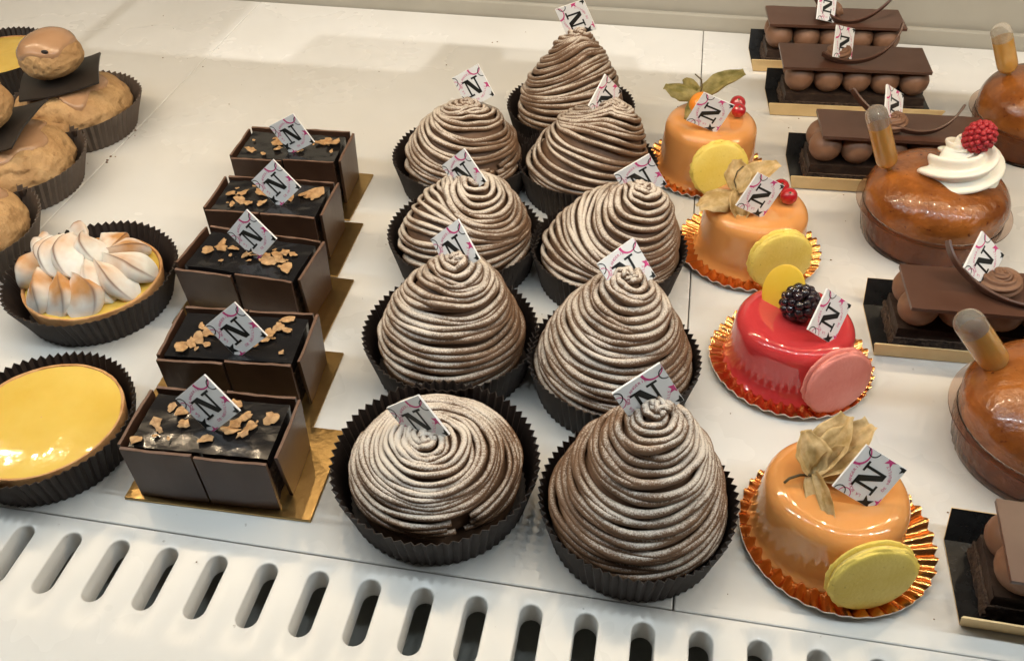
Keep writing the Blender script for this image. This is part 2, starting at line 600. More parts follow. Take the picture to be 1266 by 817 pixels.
def arc_text(txt, rad, a0, a1, size, inward=False):
    out = []
    n = len(txt)
    for i, ch in enumerate(txt):
        a = a0 + (a1 - a0) * i / (n - 1)
        if ch == ' ':
            continue
        if ch not in GL:
            GL[ch] = glyph_polys(ch)
        xs = [p[0] for q in GL[ch] for p in q]
        mx = (min(xs) + max(xs)) / 2
        rt = R(a) + (math.pi / 2 if inward else -math.pi / 2)
        ca, sa = math.cos(rt), math.sin(rt)
        px, py = rad * math.cos(R(a)), rad * math.sin(R(a))
        for q in GL[ch]:
            out.append([(px + ((x - mx) * 1.05 * ca - (y - 0.35) * sa) * size, py + ((x - mx) * 1.05 * sa + (y - 0.35) * ca) * size) for x, y in q])
    return out


def card_meshes():
    s = CARD / 2
    t = 0.0011
    b = MB().box((-s, -s, -t), (s, s, 0))
    cm = b.mesh('name_card', M['card'], smooth=False)
    N = [[(-.40, -.42), (-.29, -.42), (-.29, .50), (-.40, .50)], [(.29, -.50), (.40, -.50), (.40, .42), (.29, .42)],
         [(-.56, .40), (-.14, .40), (-.14, .50), (-.56, .50)], [(-.56, -.50), (-.13, -.50), (-.13, -.40), (-.56, -.40)], [(.13, .40), (.56, .40), (.56, .50), (.13, .50)],
         [(-.40, .50), (-.10, .50), (.40, -.50), (.14, -.50)]]
    blk = ringp(.97, .54, .22, .045) + ringp(-1.0, .70, .22, .045) + starp(.93, -.90, .24, 0.3) + starp(-.92, -.52, .36, 0.5)
    letter = ink(N, 0.00012).mesh('printed_letter', M['ink_black'], smooth=False)
    mk = ink(blk, 0.00010).mesh('printed_mark', M['ink_black'], smooth=False)
    pk = ringp(.62, .96, .36, .055, w2=.12) + ringp(-1.0, .46, .24, .035) + starp(.96, -.25, .28, 1.1) + starp(-.66, -1.0, .24, 0.2)
    pk += arc_text('LA BOULANGERIE', 0.76, 188, 72, 0.17) + arc_text('DE NEUILLY', 0.76, -100, -22, 0.17, True)
    pm = ink(pk, 0.00008).mesh('printed_lettering', M['ink_pink'], smooth=False)
    return cm, letter, mk, pm


CARD_M = card_meshes()


def add_card(root, P, u, v, sink=0.0):
    u, v = Vector(u).normalized(), Vector(v)
    v = (v - u * v.dot(u)).normalized()
    n = u.cross(v)
    P = Vector(P)
    mw = Matrix(((u.x, v.x, n.x, P.x), (u.y, v.y, n.y, P.y), (u.z, v.z, n.z, P.z), (0, 0, 0, 1)))
    ml = root.matrix_basis.inverted() @ mw
    c = part('name_card', CARD_M[0], root, mtx=ml)
    part('printed_letter', CARD_M[1], c)
    part('printed_mark', CARD_M[2], c)
    part('printed_lettering', CARD_M[3], c)
    return c


# ------------------------------------------------------------------ paper cups
def cup_mesh(rim, base, h, n=66, amp=0.0011, seed=0, m=None, thick=0.00035, oval=0.0, wob=0.02, zw=0.0012):
    per = 4
    N = n * per
    th = np.linspace(0, 2 * np.pi, N, endpoint=False)
    ph = (np.arange(N) % per) / per
    tri = np.where(ph < 0.5, ph * 4 - 1, 3 - ph * 4)
    lf = np.array([nz(math.cos(t) * 1.3 + seed * 3.7, math.sin(t) * 1.3, 0) for t in th])
    lf2 = np.array([nz(math.cos(t) * 2.2 + seed * 5.1, math.sin(t) * 2.2, 4) for t in th])
    rows = []
    ts = (0, 0.12, 0.3, 0.55, 0.8, 1.0)
    for side in (0, 1):
        for t in (ts if side == 0 else ts[::-1]):
            r0 = base + (rim - base) * (t ** 1.1)
            a = amp * (0.45 + 0.55 * t)
            r = r0 + a * tri + lf * wob * r0 * t * 1.5 - (thick if side else 0)
            z = h * t * (1 + 0.05 * lf2 * t) + zw * t * t * tri * 0.4 + (thick if (side and t == 0) else 0)
            rows.append(np.stack([r * np.cos(th) * (1 + oval), r * np.sin(th) * (1 - oval), np.broadcast_to(z, (N,))], 1))
    b = MB()
    P = np.array(rows)
    b.grid(P, closed_v=True)
    k = (len(rows) - 1) * N
    b.f.append(tuple(k + i for i in range(N)))
    b.fm.append(0)
    b.f.append(tuple(range(N))[::-1])
    b.fm.append(0)
    return b.mesh('paper_cup', m or M['cup'], smooth=True, angle=38)


def cup(label, x, y, rim, base=None, h=0.022, seed=0, m=None, group='dark paper cups', **kw):
    o = part('paper_cup', cup_mesh(rim, base or rim * 0.8, h, seed=seed, m=m, **kw), loc=(x, y, 0.0003))
    o.rotation_euler = (0, 0, seed * 1.3)
    return tag(o, label, 'paper cup', group)


# ------------------------------------------------------------------ mont blanc
def mont_blanc(label, cuplabel, X, Y, rim, Rb, H, k, m, seed, dust, tilt=0.004, phi=0.0, lean=(0, 0), breaks=(), card=None, direction=1, nst=5, sp=0.0030, dustx=-0.15, dustz=0.16, cuph=0.025):
    rs = np.random.default_rng(seed)
    cup(cuplabel, X, Y, rim, base=rim * 0.88, seed=seed, h=cuph, wob=0.014)
    root = thing('mont_blanc', label, 'pastry', (X, Y, 0.001), 0, 'chestnut mont blanc pastries')
    z0 = 0.0150
    tt = np.linspace(0, 1, 400)
    rr = Rb * (1 - tt ** k) ** m
    low = np.clip(tt / 0.12, 0, 1)
    rr = rr * (0.95 + 0.05 * low)
    zz = z0 + (H - z0) * tt
    ds = np.hypot(np.diff(rr), np.diff(zz))
    S = np.concatenate([[0], np.cumsum(ds)])
    Stot = S[-1]
    lead = nst * sp
    b = MB()
    dv = []

    def surf(s, th):
        t = np.interp(s, S, tt)
        r = np.interp(s, S, rr)
        z = np.interp(s, S, zz)
        x = r * np.cos(th) + lean[0] * t ** 1.6
        y = r * np.sin(th) + lean[1] * t ** 1.6
        return np.stack([x, y, z], -1), r, t
    # core
    core = [(max(r - 0.0016, 0.0003), z) for r, z in zip(rr[::16], zz[::16])]
    th = np.linspace(0, 2 * np.pi, 40, endpoint=False)
    P = np.zeros((len(core), 40, 3))
    for i, (r, z) in enumerate(core):
        t = (z - z0) / (H - z0)
        P[i, :, 0] = r * np.cos(th) + lean[0] * t ** 1.6
        P[i, :, 1] = r * np.sin(th) + lean[1] * t ** 1.6
        P[i, :, 2] = z - 0.001
    cb = MB().grid(P, closed_v=True)
    cb.lathe([(0.001, 0.0003), (rim * 0.77, 0.0003), (rim * 0.80, 0.006), (Rb * 0.93, 0.0135), (0.001, 0.0135)], 40)
    part('chestnut_core', cb.mesh('chestnut_core', M['strands_core']), root)
    step = 2 * np.pi / 56
    for j in range(nst):
        th0 = rs.uniform(0, 0.4) + phi
        s = -lead + j * lead / nst
        npts = int((Stot + lead + 0.004) / lead * 2 * np.pi / step) + 1
        a = np.arange(npts) * step
        s_base = s + a / (2 * np.pi) * lead
        ph1, ph2 = rs.uniform(0, 6.28, 2)
        wob = 0.0009 * np.sin(a * 0.83 + ph1) + 0.0005 * np.sin(a * 2.1 + ph2) + 0.00025 * np.sin(a * 5.3 + ph1)
        bell = np.clip(np.sin(np.pi * np.clip(s_base / Stot, 0, 1)), 0, 1) ** 0.8
        ss = s_base + wob + tilt * np.sin(a + th0 - phi + 1.1 * np.sin(s_base / Stot * 4 + seed)) * bell + 0.0011 * np.sin(2 * a + seed + 2.0 * s_base / Stot) * bell
        # bundles drift: pull strands together / apart
        ss += 0.0009 * (j - (nst - 1) / 2) / nst * np.sin(a * 0.6 + seed) * 2
        keep = (ss > 0.0) & (ss < Stot * 0.996)
        th = (th0 + a) * direction
        p, r, t = surf(np.clip(ss, 0, Stot * 0.996), th)
        p2, _, _ = surf(np.clip(ss + 1e-4, 0, Stot), th)
        along = p2 - p
        along /= np.linalg.norm(along, axis=1)[:, None] + 1e-12
        tang = np.stack([-np.sin(th), np.cos(th), np.zeros_like(th)], 1)
        nrm = np.cross(tang, along)
        nrm /= np.linalg.norm(nrm, axis=1)[:, None] + 1e-12
        bump = 0.0009 * math.sin(math.pi * (j + 0.5) / nst) + 0.0006 * np.sin(a * 1.7 + ph2) + 0.0004 * np.sin(a * 3.9 + ph1) + 0.0003 * np.sin(a * 7.7 + ph2)
        p = p + nrm * bump[:, None]
        rad = sp * 0.60 * (1 + 0.14 * np.sin(a * 1.3 + ph1) + 0.08 * np.sin(a * 4.1 + ph2))
        rad = rad * np.clip(0.55 + r / 0.010, 0.6, 1)
        for (ba, bs0, bs1, bw) in breaks:
            dth = (th - ba + np.pi) % (2 * np.pi) - np.pi
            jit = 0.06 * math.sin(j * 2.4 + seed)
            keep &= ~((np.abs(dth + jit) < bw) & (ss > bs0) & (ss < bs1))
        idx = np.where(keep)[0]
        if len(idx) < 4:
            continue
        runs = np.split(idx, np.where(np.diff(idx) > 1)[0] + 1)
        for run in runs:
            if len(run) < 4:
                continue
            st = b.n
            b.tube(p[run], rad[run], 8, ref=nrm[run])
    # curled tip
    a = np.linspace(0, 2 * np.pi * 1.15, 26)
    top = np.array([lean[0], lean[1], H])
    pt = np.stack([0.0034 * np.cos(a + seed) * (1 - a / 12), 0.0034 * np.sin(a + seed) * (1 - a / 12), -0.001 + 0.0022 * a / 7], 1) + top
    b.tube(pt, np.linspace(0.0016, 0.0011, 26), 8)
    for q in range(4):
        a0 = rs.uniform(0, 6.28)
        pt = np.array([[math.cos(a0) * 0.004, math.sin(a0) * 0.004, -0.0005], [math.cos(a0) * 0.002, math.sin(a0) * 0.002, 0.001], [math.cos(a0 + 1.5) * 0.002, math.sin(a0 + 1.5) * 0.002, 0.0016],
                       [math.cos(a0 + 2) * 0.0045, math.sin(a0 + 2) * 0.0045, 0.0002]]) + top
        b.tube(pt, 0.0013, 8)
    me = b.mesh('piped_strands', M['strands'])
    co = np.array(b.v)
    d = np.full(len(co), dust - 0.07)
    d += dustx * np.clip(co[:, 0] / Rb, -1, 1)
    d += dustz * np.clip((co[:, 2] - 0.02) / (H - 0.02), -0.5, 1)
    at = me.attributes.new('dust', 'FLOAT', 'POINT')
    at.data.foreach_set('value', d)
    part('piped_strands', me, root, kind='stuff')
    if card:
        add_card(root, *card)
    return root


M['strands_core'] = mat('chestnut_cream', (0.115, 0.058, 0.029), 0.6, col2=(0.15, 0.078, 0.041), nscale=80)

PI = math.pi
MBS = [
    ('low domed mont blanc with broken strands beside the slotted strip', 'fluted dark paper cup holding the low domed mont blanc by the slots',
     dict(X=-0.0867, Y=0.2605, rim=0.0487, Rb=0.0398, H=0.0465, k=1.9, m=0.62, seed=1, sp=0.0026, dust=-0.12, dustz=0.36, tilt=0.003, phi=1.0, lean=(0.0, -0.009), breaks=((-1.05, 0.002, 0.0125, 0.07), (2.75, 0.006, 0.010, 0.06)),
          card=([-0.0922, 0.2568, 0.0524], [0.736, -0.168, 0.655], [-0.62, 0.22, 0.753]))),
    ('tall pointed mont blanc beside the slotted strip, one side free of sugar', 'fluted dark paper cup holding the tall pointed mont blanc by the slots',
     dict(X=0.0085, Y=0.2546, rim=0.0443, Rb=0.0390, H=0.0800, k=1.42, m=0.74, seed=2, sp=0.0030, dust=-0.22, dustx=0.28, tilt=0.003, phi=0.3, lean=(0.004, 0.002), cuph=0.0245,
          card=([0.0075, 0.2600, 0.0825], [0.77, 0.43, 0.472], [-0.517, -0.015, 0.856]))),
    ('mont blanc with a twisted knob tip behind the low domed one', 'fluted dark paper cup directly behind the low domed mont blanc',
     dict(X=-0.1001, Y=0.3491, rim=0.0473, Rb=0.0395, H=0.0715, k=1.45, m=0.72, seed=3, sp=0.0032, dust=-0.12, tilt=0.005, phi=2.0, lean=(0.006, 0.002),
          card=([-0.0971, 0.3567, 0.0735], [0.695, -0.106, 0.711], [-0.576, 0.511, 0.638]))),
    ('mont blanc with a flattened curl on top behind the tall pointed one by the slots', 'fluted dark paper cup directly behind the tall pointed mont blanc by the slots',
     dict(X=-0.0110, Y=0.3442, rim=0.0450, Rb=0.0400, H=0.0765, k=1.4, m=0.72, seed=4, sp=0.0033, dust=-0.12, tilt=0.002, phi=4.0, lean=(0.003, 0.002), direction=-1,
          card=([-0.0085, 0.3495, 0.0770], [0.688, 0.669, 0.281], [-0.572, 0.262, 0.777]))),
    ('heavily sugared mont blanc between the twisted knob one and the notched one', 'fluted dark paper cup under the heavily sugared mont blanc',
     dict(X=-0.1125, Y=0.4394, rim=0.0471, Rb=0.0398, H=0.0600, k=1.8, m=0.66, seed=5, sp=0.0030, dust=0.0, tilt=0.013, phi=2.6, lean=(0.006, 0.003),
          card=([-0.1119, 0.4419, 0.0640], [0.679, -0.211, 0.704], [-0.627, 0.333, 0.704]))),
    ('mont blanc leaning toward the orange cakes, second behind the tall pointed one', 'fluted dark paper cup under the leaning mont blanc beside the middle orange cake',
     dict(X=-0.0234, Y=0.4391, rim=0.0466, Rb=0.0400, H=0.0640, k=1.75, m=0.64, seed=6, sp=0.0030, dust=-0.10, tilt=0.015, phi=2.2, lean=(0.017, 0.004), direction=1,
          card=([-0.0082, 0.4496, 0.0660], [0.818, 0.255, 0.516], [-0.523, -0.046, 0.851]))),
    ('rounded mont blanc with a dark notch in its strands, beside the rearmost chocolate box', 'fluted dark paper cup under the notched mont blanc',
     dict(X=-0.1342, Y=0.5291, rim=0.0478, Rb=0.0395, H=0.0600, k=1.8, m=0.66, seed=7, sp=0.0029, dust=-0.14, tilt=0.010, phi=2.6, lean=(0.005, 0.002), breaks=((-0.75, 0.002, 0.016, 0.05),),
          card=([-0.1275, 0.5425, 0.0680], [0.824, -0.111, 0.556], [-0.522, 0.231, 0.821]))),
    ('mont blanc with a ragged open tip and turned card, beside the rear orange cake', 'fluted dark paper cup under the mont blanc with the ragged tip',
     dict(X=-0.0476, Y=0.5349, rim=0.0476, Rb=0.0400, H=0.0640, k=1.9, m=0.66, seed=8, sp=0.0029, dust=-0.16, tilt=0.017, phi=2.2, lean=(0.014, 0.004),
          card=([-0.0381, 0.5425, 0.0670], [0.367, 0.641, 0.674], [-0.459, -0.506, 0.73]))),
    ('pointed mont blanc with little sugar, alone at the back nearest the wall', 'fluted dark paper cup under the rearmost mont blanc nearest the wall',
     dict(X=-0.0687, Y=0.6109, rim=0.0473, Rb=0.0398, H=0.0800, k=1.4, m=0.72, seed=9, sp=0.0030, dust=-0.18, tilt=0.013, phi=2.9, lean=(0.004, 0.001),
          card=([-0.0681, 0.6151, 0.0880], [-0.444, 0.01, 0.896], [-0.881, 0.177, -0.439]))),
]
for lb, cl, kw in MBS:
    mont_blanc(lb, cl, **kw)


# ------------------------------------------------------------------ chocolate boxes
def flake_meshes():
    out = []
    for i in range(8):
        rs = np.random.default_rng(50 + i)
        n = 14
        a = (np.arange(n) + rs.uniform(-.35, .35, n)) * 2 * np.pi / n
        r = rs.uniform(0.55, 1.0, n)
        sx = rs.uniform(0.8, 1.6)
        top = [(r[q] * math.cos(a[q]) * sx, r[q] * math.sin(a[q]), 0.22 * math.sin(a[q] * 2 + i) + rs.uniform(-.16, .16)) for q in range(n)]
        v = [(0, 0, 0.18)] + top + [(0, 0, -0.02)] + [(x, y, z - 0.2) for x, y, z in top]
        f = [(0, 1 + q, 1 + (q + 1) % n) for q in range(n)] + [(n + 1, n + 2 + (q + 1) % n, n + 2 + q) for q in range(n)]
        f += [(1 + q, n + 2 + q, n + 2 + (q + 1) % n, 1 + (q + 1) % n) for q in range(n)]
        out.append(MB().add([(x * 0.0032, y * 0.0032, z * 0.0032) for x, y, z in v], f).mesh('wafer_flake', M['flake'], smooth=False))
    return out


FL = flake_meshes()


def warped_block(x0, x1, y0, y1, z0, z1, amp, seed, nx=16, ny=10, m=None, name='block', skin=0.0):
    b = MB()
    X = np.linspace(x0, x1, nx)
    Yv = np.linspace(y0, y1, ny)
    top = np.array([[(x, y, z1 + amp * (nz(x * 90 + seed, y * 90, seed) + 0.5 * nz(x * 230, y * 230 + seed, 1))) for y in Yv] for x in X])
    b.grid(top, flip=True)
    bd = [(i, 0) for i in range(nx)] + [(nx - 1, j) for j in range(1, ny)] + [(i, ny - 1) for i in range(nx - 2, -1, -1)] + [(0, j) for j in range(ny - 2, 0, -1)]
    tp = [top[i][j] for i, j in bd]
    rows = []
    for t in np.linspace(0, 1, 5):
        rows.append([(p[0] + skin * nz(p[0] * 300, p[1] * 300, t * 5 + seed), p[1] + skin * nz(p[1] * 300, p[0] * 300 + 9, t * 5 + seed), p[2] * (1 - t) + z0 * t) for p in tp])
    b.grid(np.array(rows), closed_v=True, flip=True)
    return b.mesh(name, m, smooth=True, angle=45)


def choc_box(label, blabel, X, Y, rot, brd, brot, card, seed, flakes, lean_front=0.0, gap=0.0):
    bw, bd = 0.094, 0.057
    o = part('cake_board', MB().box((-bw / 2, -bd / 2, 0), (bw / 2, bd / 2, 0.0016)).mesh('cake_board', M['gold'], smooth=False), loc=(brd[0], brd[1], 0.0002), rot=(0, 0, R(brot)))
    bevel(o, 0.0003, 1)
    tag(o, blabel, 'cake board', 'gold boards under the chocolate boxes')
    root = thing('chocolate_box_cake', label, 'cake', (X, Y, 0.0019), R(rot), 'chocolate box cakes')
    rs = np.random.default_rng(seed)
    w, d, h = 0.0355, 0.0190, 0.0355
    t = 0.0017
    part('sponge', warped_block(-w + .004, w - .004, -d + .003, d - .003, 0.0, h - 0.008, 0.0003, seed, m=M['sponge_dark'], name='sponge', skin=0.0008), root)
    part('glaze', warped_block(-w + .0022, w - .0022, -d + .0022, d - .0022, h - 0.0085, h - 0.0019, 0.0006, seed + 3, nx=26, ny=16, m=M['glaze_dark'], name='glaze'), root)

    def plate(cx, cy, L, rz, lean, dz=0.0, cut=0.0):
        Mx = Matrix.Translation((cx, cy, dz)) @ Matrix.Rotation(rz, 4, 'Z') @ Matrix.Rotation(lean, 4, 'X')
        n = 8
        b = MB()
        hh = h + rs.uniform(-0.0006, 0.0006)
        pts = []
        for s_ in (-1, 1):
            row = []
            for z in (0, hh * 0.5, hh):
                row.append([Mx @ Vector((x, s_ * t / 2 + 0.0002 * math.sin(x * 160 + seed), z + (rs.uniform(-1, 1) * 0.0003 if z == hh else 0))) for x in np.linspace(-L / 2 + cut * (1 - z / hh), L / 2, n)])
            pts.append(row)
        fr, bk = np.array(pts[0]), np.array(pts[1])
        loop = np.concatenate([fr, bk[::-1]], 0)
        b.grid(loop, closed_u=True)
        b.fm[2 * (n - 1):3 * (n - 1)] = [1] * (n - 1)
        for side in (0, n - 1):
            fs = [loop[i][side] for i in range(6)]
            b.add(fs, [tuple(range(6)) if side == 0 else tuple(range(6))[::-1]])
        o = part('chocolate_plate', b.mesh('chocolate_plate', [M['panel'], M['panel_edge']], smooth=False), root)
        bevel(o, 0.00035, 2)
        return o
    j = lambda a: rs.uniform(-a, a)
    plate(-w / 2 - 0.0004, -d, w - 0.0012, R(j(1.2)), R(2.0 + j(1.5)) + lean_front)
    plate(w / 2 - 0.0004, -d - 0.0004, w - 0.0014, R(j(1.0)), R(1.5 + j(1.2)))
    plate(-w / 2, d, w - 0.0008, R(j(1)), R(-1 + j(1)))
    plate(w / 2, d + 0.0004, w - 0.0008, R(j(1)), R(-1 + j(1)))
    plate(-w - 0.0006, 0.0, 2 * d - 0.0026, R(-90 + j(1.5)), R(1 + j(1)))
    plate(w + 0.0012 + gap * 0.4, 0.0008, 2 * d - 0.0016, R(90 + j(1) + gap * 400), R(1.5 + gap * 900), cut=0.003 + gap * 18)
    for (fx, fy, fs) in list(flakes) + [(rs.uniform(-.82, .82), rs.uniform(-.65, .65), rs.uniform(.25, .42)) for _ in range(7)]:
        f = part('wafer_flake', FL[rs.integers(0, 8)], root, loc=(fx * w, fy * d, h - 0.0006 + 0.0003 * fs), rot=(j(0.35), j(0.35), rs.uniform(0, 6.28)))
        f.scale = (fs * 1.2, fs * 1.2, fs * 0.55)
    add_card(root, *card)
    return root


FK = [
    [(-.72, -.15, .9), (-.45, .35, .9), (-.62, .42, .6), (-.35, -.1, .75), (-.62, -.35, .5), (.05, -.5, .8), (.35, .1, 1.1), (.42, .35, 1.0), (.55, .05, 1.0), (.3, -.15, 1.0), (.78, .3, 1.2), (.5, -.2, .9), (-.86, -.72, 1.0), (.22, .7, .9)],
    [(-.72, -.55, 1.2), (-.55, -.2, 1.1), (-.42, .1, 1.2), (-.62, -.4, .8), (-.38, -.4, .7), (.45, .15, 1.1), (.55, .4, 1.0), (.7, .35, .8), (.62, .75, .9), (.2, -.35, .7), (-.6, .3, .5), (.75, -.55, .5), (.4, -.1, .8)],
    [(-.72, -.1, 1.0), (-.55, .1, 1.1), (-.6, .35, .8), (-.35, .15, .8), (-.4, -.5, .5), (-.05, -.05, 1.2), (.1, 0, 1.0), (.35, -.2, 1.2), (.45, .1, 1.1), (.55, .3, .8), (.72, -.4, 1.3), (.7, .25, .8), (.3, -.05, 1.0), (.55, -.1, .9)],
    [(-.75, 0, .9), (-.55, .1, 1.0), (-.5, -.35, .9), (-.35, -.45, .9), (-.2, .2, 1.2), (-.1, -.4, 1.0), (.15, -.2, .9), (.35, 0, .9), (.55, .25, 1.0), (.72, .3, 1.5), (-.6, -.6, .6)],
    [(-.75, -.45, .9), (-.3, .1, 1.1), (-.25, -.3, 1.0), (-.38, .4, .7), (-.45, -.65, .6), (.2, -.3, .8), (.55, .3, 1.1), (.75, .35, 1.4), (.65, .5, .9)],
]
CB = [
    ('chocolate box cake nearest the slotted strip, scattered with wafer flakes', 'gold board under the chocolate box nearest the slotted strip',
     -0.1930, 0.2525, 3.0, (-0.1893, 0.2583), 1.5, ([-0.1913, 0.2528, 0.0493], [0.727, 0.13, 0.674], [-0.685, 0.212, 0.697]), 11, FK[0], 0.0, 0.0002),
    ('chocolate box cake second from the slotted strip, flakes heaped beside its card', 'gold board under the second chocolate box from the slotted strip',
     -0.2050, 0.3125, 5.0, (-0.2085, 0.3140), 2.0, ([-0.1988, 0.3031, 0.0493], [0.751, 0.165, 0.64], [-0.66, 0.16, 0.734]), 12, FK[1], 0.0, 0.0001),
    ('chocolate box cake third from the slotted strip, its front plate splayed outward', 'gold board under the third chocolate box, gold corner showing by the meringue tart',
     -0.2258, 0.3800, -3.0, (-0.2240, 0.3800), 0.0, ([-0.2225, 0.3806, 0.0495], [0.661, 0.012, 0.75], [-0.735, 0.208, 0.645]), 13, FK[2], 0.05, 0.0001),
    ('chocolate box cake fourth from the slotted strip', 'gold board under the fourth chocolate box from the slotted strip',
     -0.2362, 0.4385, 2.5, (-0.2358, 0.4380), 1.0, ([-0.2287, 0.4337, 0.0496], [0.723, 0.057, 0.689], [-0.69, 0.13, 0.712]), 14, FK[3], 0.0, 0.0),
    ('chocolate box cake farthest from the slotted strip, with the fewest flakes', 'gold board under the rearmost chocolate box',
     -0.2455, 0.5000, 3.5, (-0.2470, 0.4980), 0.5, ([-0.2409, 0.493, 0.0493], [0.853, -0.076, 0.515], [-0.515, 0.03, 0.857]), 15, FK[4], 0.0, 0.0),
]
for a in CB:
    choc_box(*a)


# ------------------------------------------------------------------ small garnish builders
def frame(n, up=(0, 0, 1)):
    n = Vector(n).normalized()
    x = Vector(up).cross(n)
    if x.length < 1e-4:
        x = Vector((1, 0, 0))
    x.normalize()
    y = n.cross(x)
    return Matrix(((x.x, y.x, n.x), (x.y, y.y, n.y), (x.z, y.z, n.z))).to_4x4()


def macaron(root, loc, nrm, r, m, mf, seed, name='macaron', th=0.0047):
    rs = np.random.default_rng(seed)
    Mx = Matrix.Translation(loc) @ frame(nrm)
    e = part(name, None, root, mtx=Mx)

    def shell(sg):
        prof = []
        n = 48
        b = MB()
        for q in np.linspace(0, 1, 9):
            a = q * math.pi / 2
            prof.append((max(r * math.sin(a) ** 0.85, 0.0002) * 0.985, 0.0026 + (th - 0.0026) * math.cos(a) ** 0.75))
        foot = [(r * 0.985, 0.0026), (r * 1.030, 0.0021), (r * 1.030, 0.0013), (r * 0.9, 0.0010)]
        prof += foot
        ph = rs.uniform(0, 6)

        def fr(t, i):
            if i >= 9:
                return 1 + 0.030 * math.sin(t * 19 + ph) * math.sin(t * 11 + i) + 0.016 * math.sin(t * 23 + i * 2)
            return 1 + 0.006 * math.sin(2 * t + ph)
        b.lathe(prof, n, fr)
        if sg < 0:
            b.v = [(x, y, -z) for x, y, z in b.v]
            b.f = [f[::-1] for f in b.f]
        return b.mesh('macaron_shell', m)
    part('macaron_shell', shell(1), e)
    part('macaron_shell', shell(-1), e)
    part('macaron_filling', MB().lathe([(0.0005, 0.0013), (r * 0.93, 0.0013), (r * 0.95, 0), (r * 0.93, -0.0013), (0.0005, -0.0013)], 36).mesh('macaron_filling', mf), e)
    return e


def leaf(P, d, L, Wd, n, curl, cupv, seed, m, name='husk_leaf', twist=0.0):
    d = Vector(d).normalized()
    n = Vector(n)
    n = (n - d * n.dot(d)).normalized()
    s = d.cross(n)
    nu, nv = 18, 15
    G = np.zeros((nu, nv, 3))
    for i in range(nu):
        u = i / (nu - 1)
        w = Wd * (math.sin(math.pi * min(0.90, 0.10 + u * 0.86)) ** 0.8) * (1 + 0.18 * nz(u * 5 + seed * 2, seed, 1))
        c = Vector(P) + d * (L * (u - 0.12 * u * u * abs(curl))) + n * (curl * L * u * u)
        tw = twist * u
        nn = n * math.cos(tw) + s * math.sin(tw)
        s2 = s * math.cos(tw) - n * math.sin(tw)
        for j in range(nv):
            v = j / (nv - 1) * 2 - 1
            rip = 0.0022 * nz(u * 3 + seed, v * 2.2, seed * 1.7) + 0.00065 * math.cos(v * math.pi * 5 + seed) * math.sin(math.pi * min(1, u + 0.15)) + 0.0004 * nz(u * 11 + seed, v * 9, seed)
            q = c + s2 * (v * w) + nn * (cupv * w * v * v + rip)
            G[i, j] = q
    b = MB().grid(G)
    return b.mesh(name, m)


def add_leaf(root, **kw):
    me = leaf(**kw)
    o = part('husk_leaf', me, root)
    sm = o.modifiers.new('thick', 'SOLIDIFY')
    sm.thickness = 0.00012
    return o


def berry(root, name, loc, r, m, tip=True, tipdir=(0, -0.5, 0.8)):
    b = MB().ball((0, 0, 0), r, 20, 14)
    o = part(name, b.mesh(name, m), root, loc=loc)
    if tip:
        t = Vector(tipdir).normalized()
        part('berry_tip', MB().ball(t * r, r * 0.14, 8, 6).mesh('berry_tip', M['stem']), o)
    return o


def foil_mesh(r, seed, n=38):
    per = 6
    N = n * per
    th = np.linspace(0, 2 * np.pi, N, endpoint=False)
    lf = np.array([nz(math.cos(t) * 1.6 + seed, math.sin(t) * 1.6, seed) for t in th])
    lf3 = np.array([nz(math.cos(t) * 5 + seed, math.sin(t) * 5, seed + 4) for t in th])
    wav = np.sin(np.arange(N) / per * 2 * np.pi)
    rows = []
    for q, (rr, z, a) in enumerate(((0.05, 0.0006, 0), (0.60, 0.0006, 0.0), (0.68, 0.0010, 0.0005), (0.78, 0.0017, 0.0011), (0.88, 0.0027, 0.0014), (0.965, 0.0036, 0.0014), (1.0, 0.0038, 0.0013))):
        ang = th + 0.10 * max(0, rr - 0.65) * 2.2
        ww = np.sin(np.arange(N) / per * 2 * np.pi + 0.9 * lf3 * (rr > 0.65))
        rad = r * rr * (1 + (0.02 * lf + 0.012 * ww) * (rr > 0.7))
        rows.append(np.stack([rad * np.cos(ang), rad * np.sin(ang), z + a * ww + 0.0016 * lf * max(0, rr - 0.6) * 2.5], 1))
    b = MB().grid(np.array(rows), closed_v=True)
    b.f.append(tuple(range(N))[::-1])
    b.fm.append(0)
    # white paper edge and underside
    top = np.array(rows[-1])
    rr2 = np.hypot(top[:, 0], top[:, 1])
    out = top * np.array([1, 1, 1]) + np.stack([top[:, 0] / rr2, top[:, 1] / rr2, 0 * rr2], 1) * 0.0003
    low = out - np.array([0, 0, 0.0005])
    b.grid(np.array([top, out, low]), closed_v=True, mi=1)
    for i in range(len(rows) - 1, 0, -1):
        a_, c_ = np.array(rows[i]) - np.array([0, 0, 0.0005]), np.array(rows[i - 1]) - np.array([0, 0, 0.0005])
        b.grid(np.array([a_, c_]), closed_v=True, mi=1)
    return b.mesh('foil_board', [M['foil'], M['foil_edge']], smooth=True, angle=60)


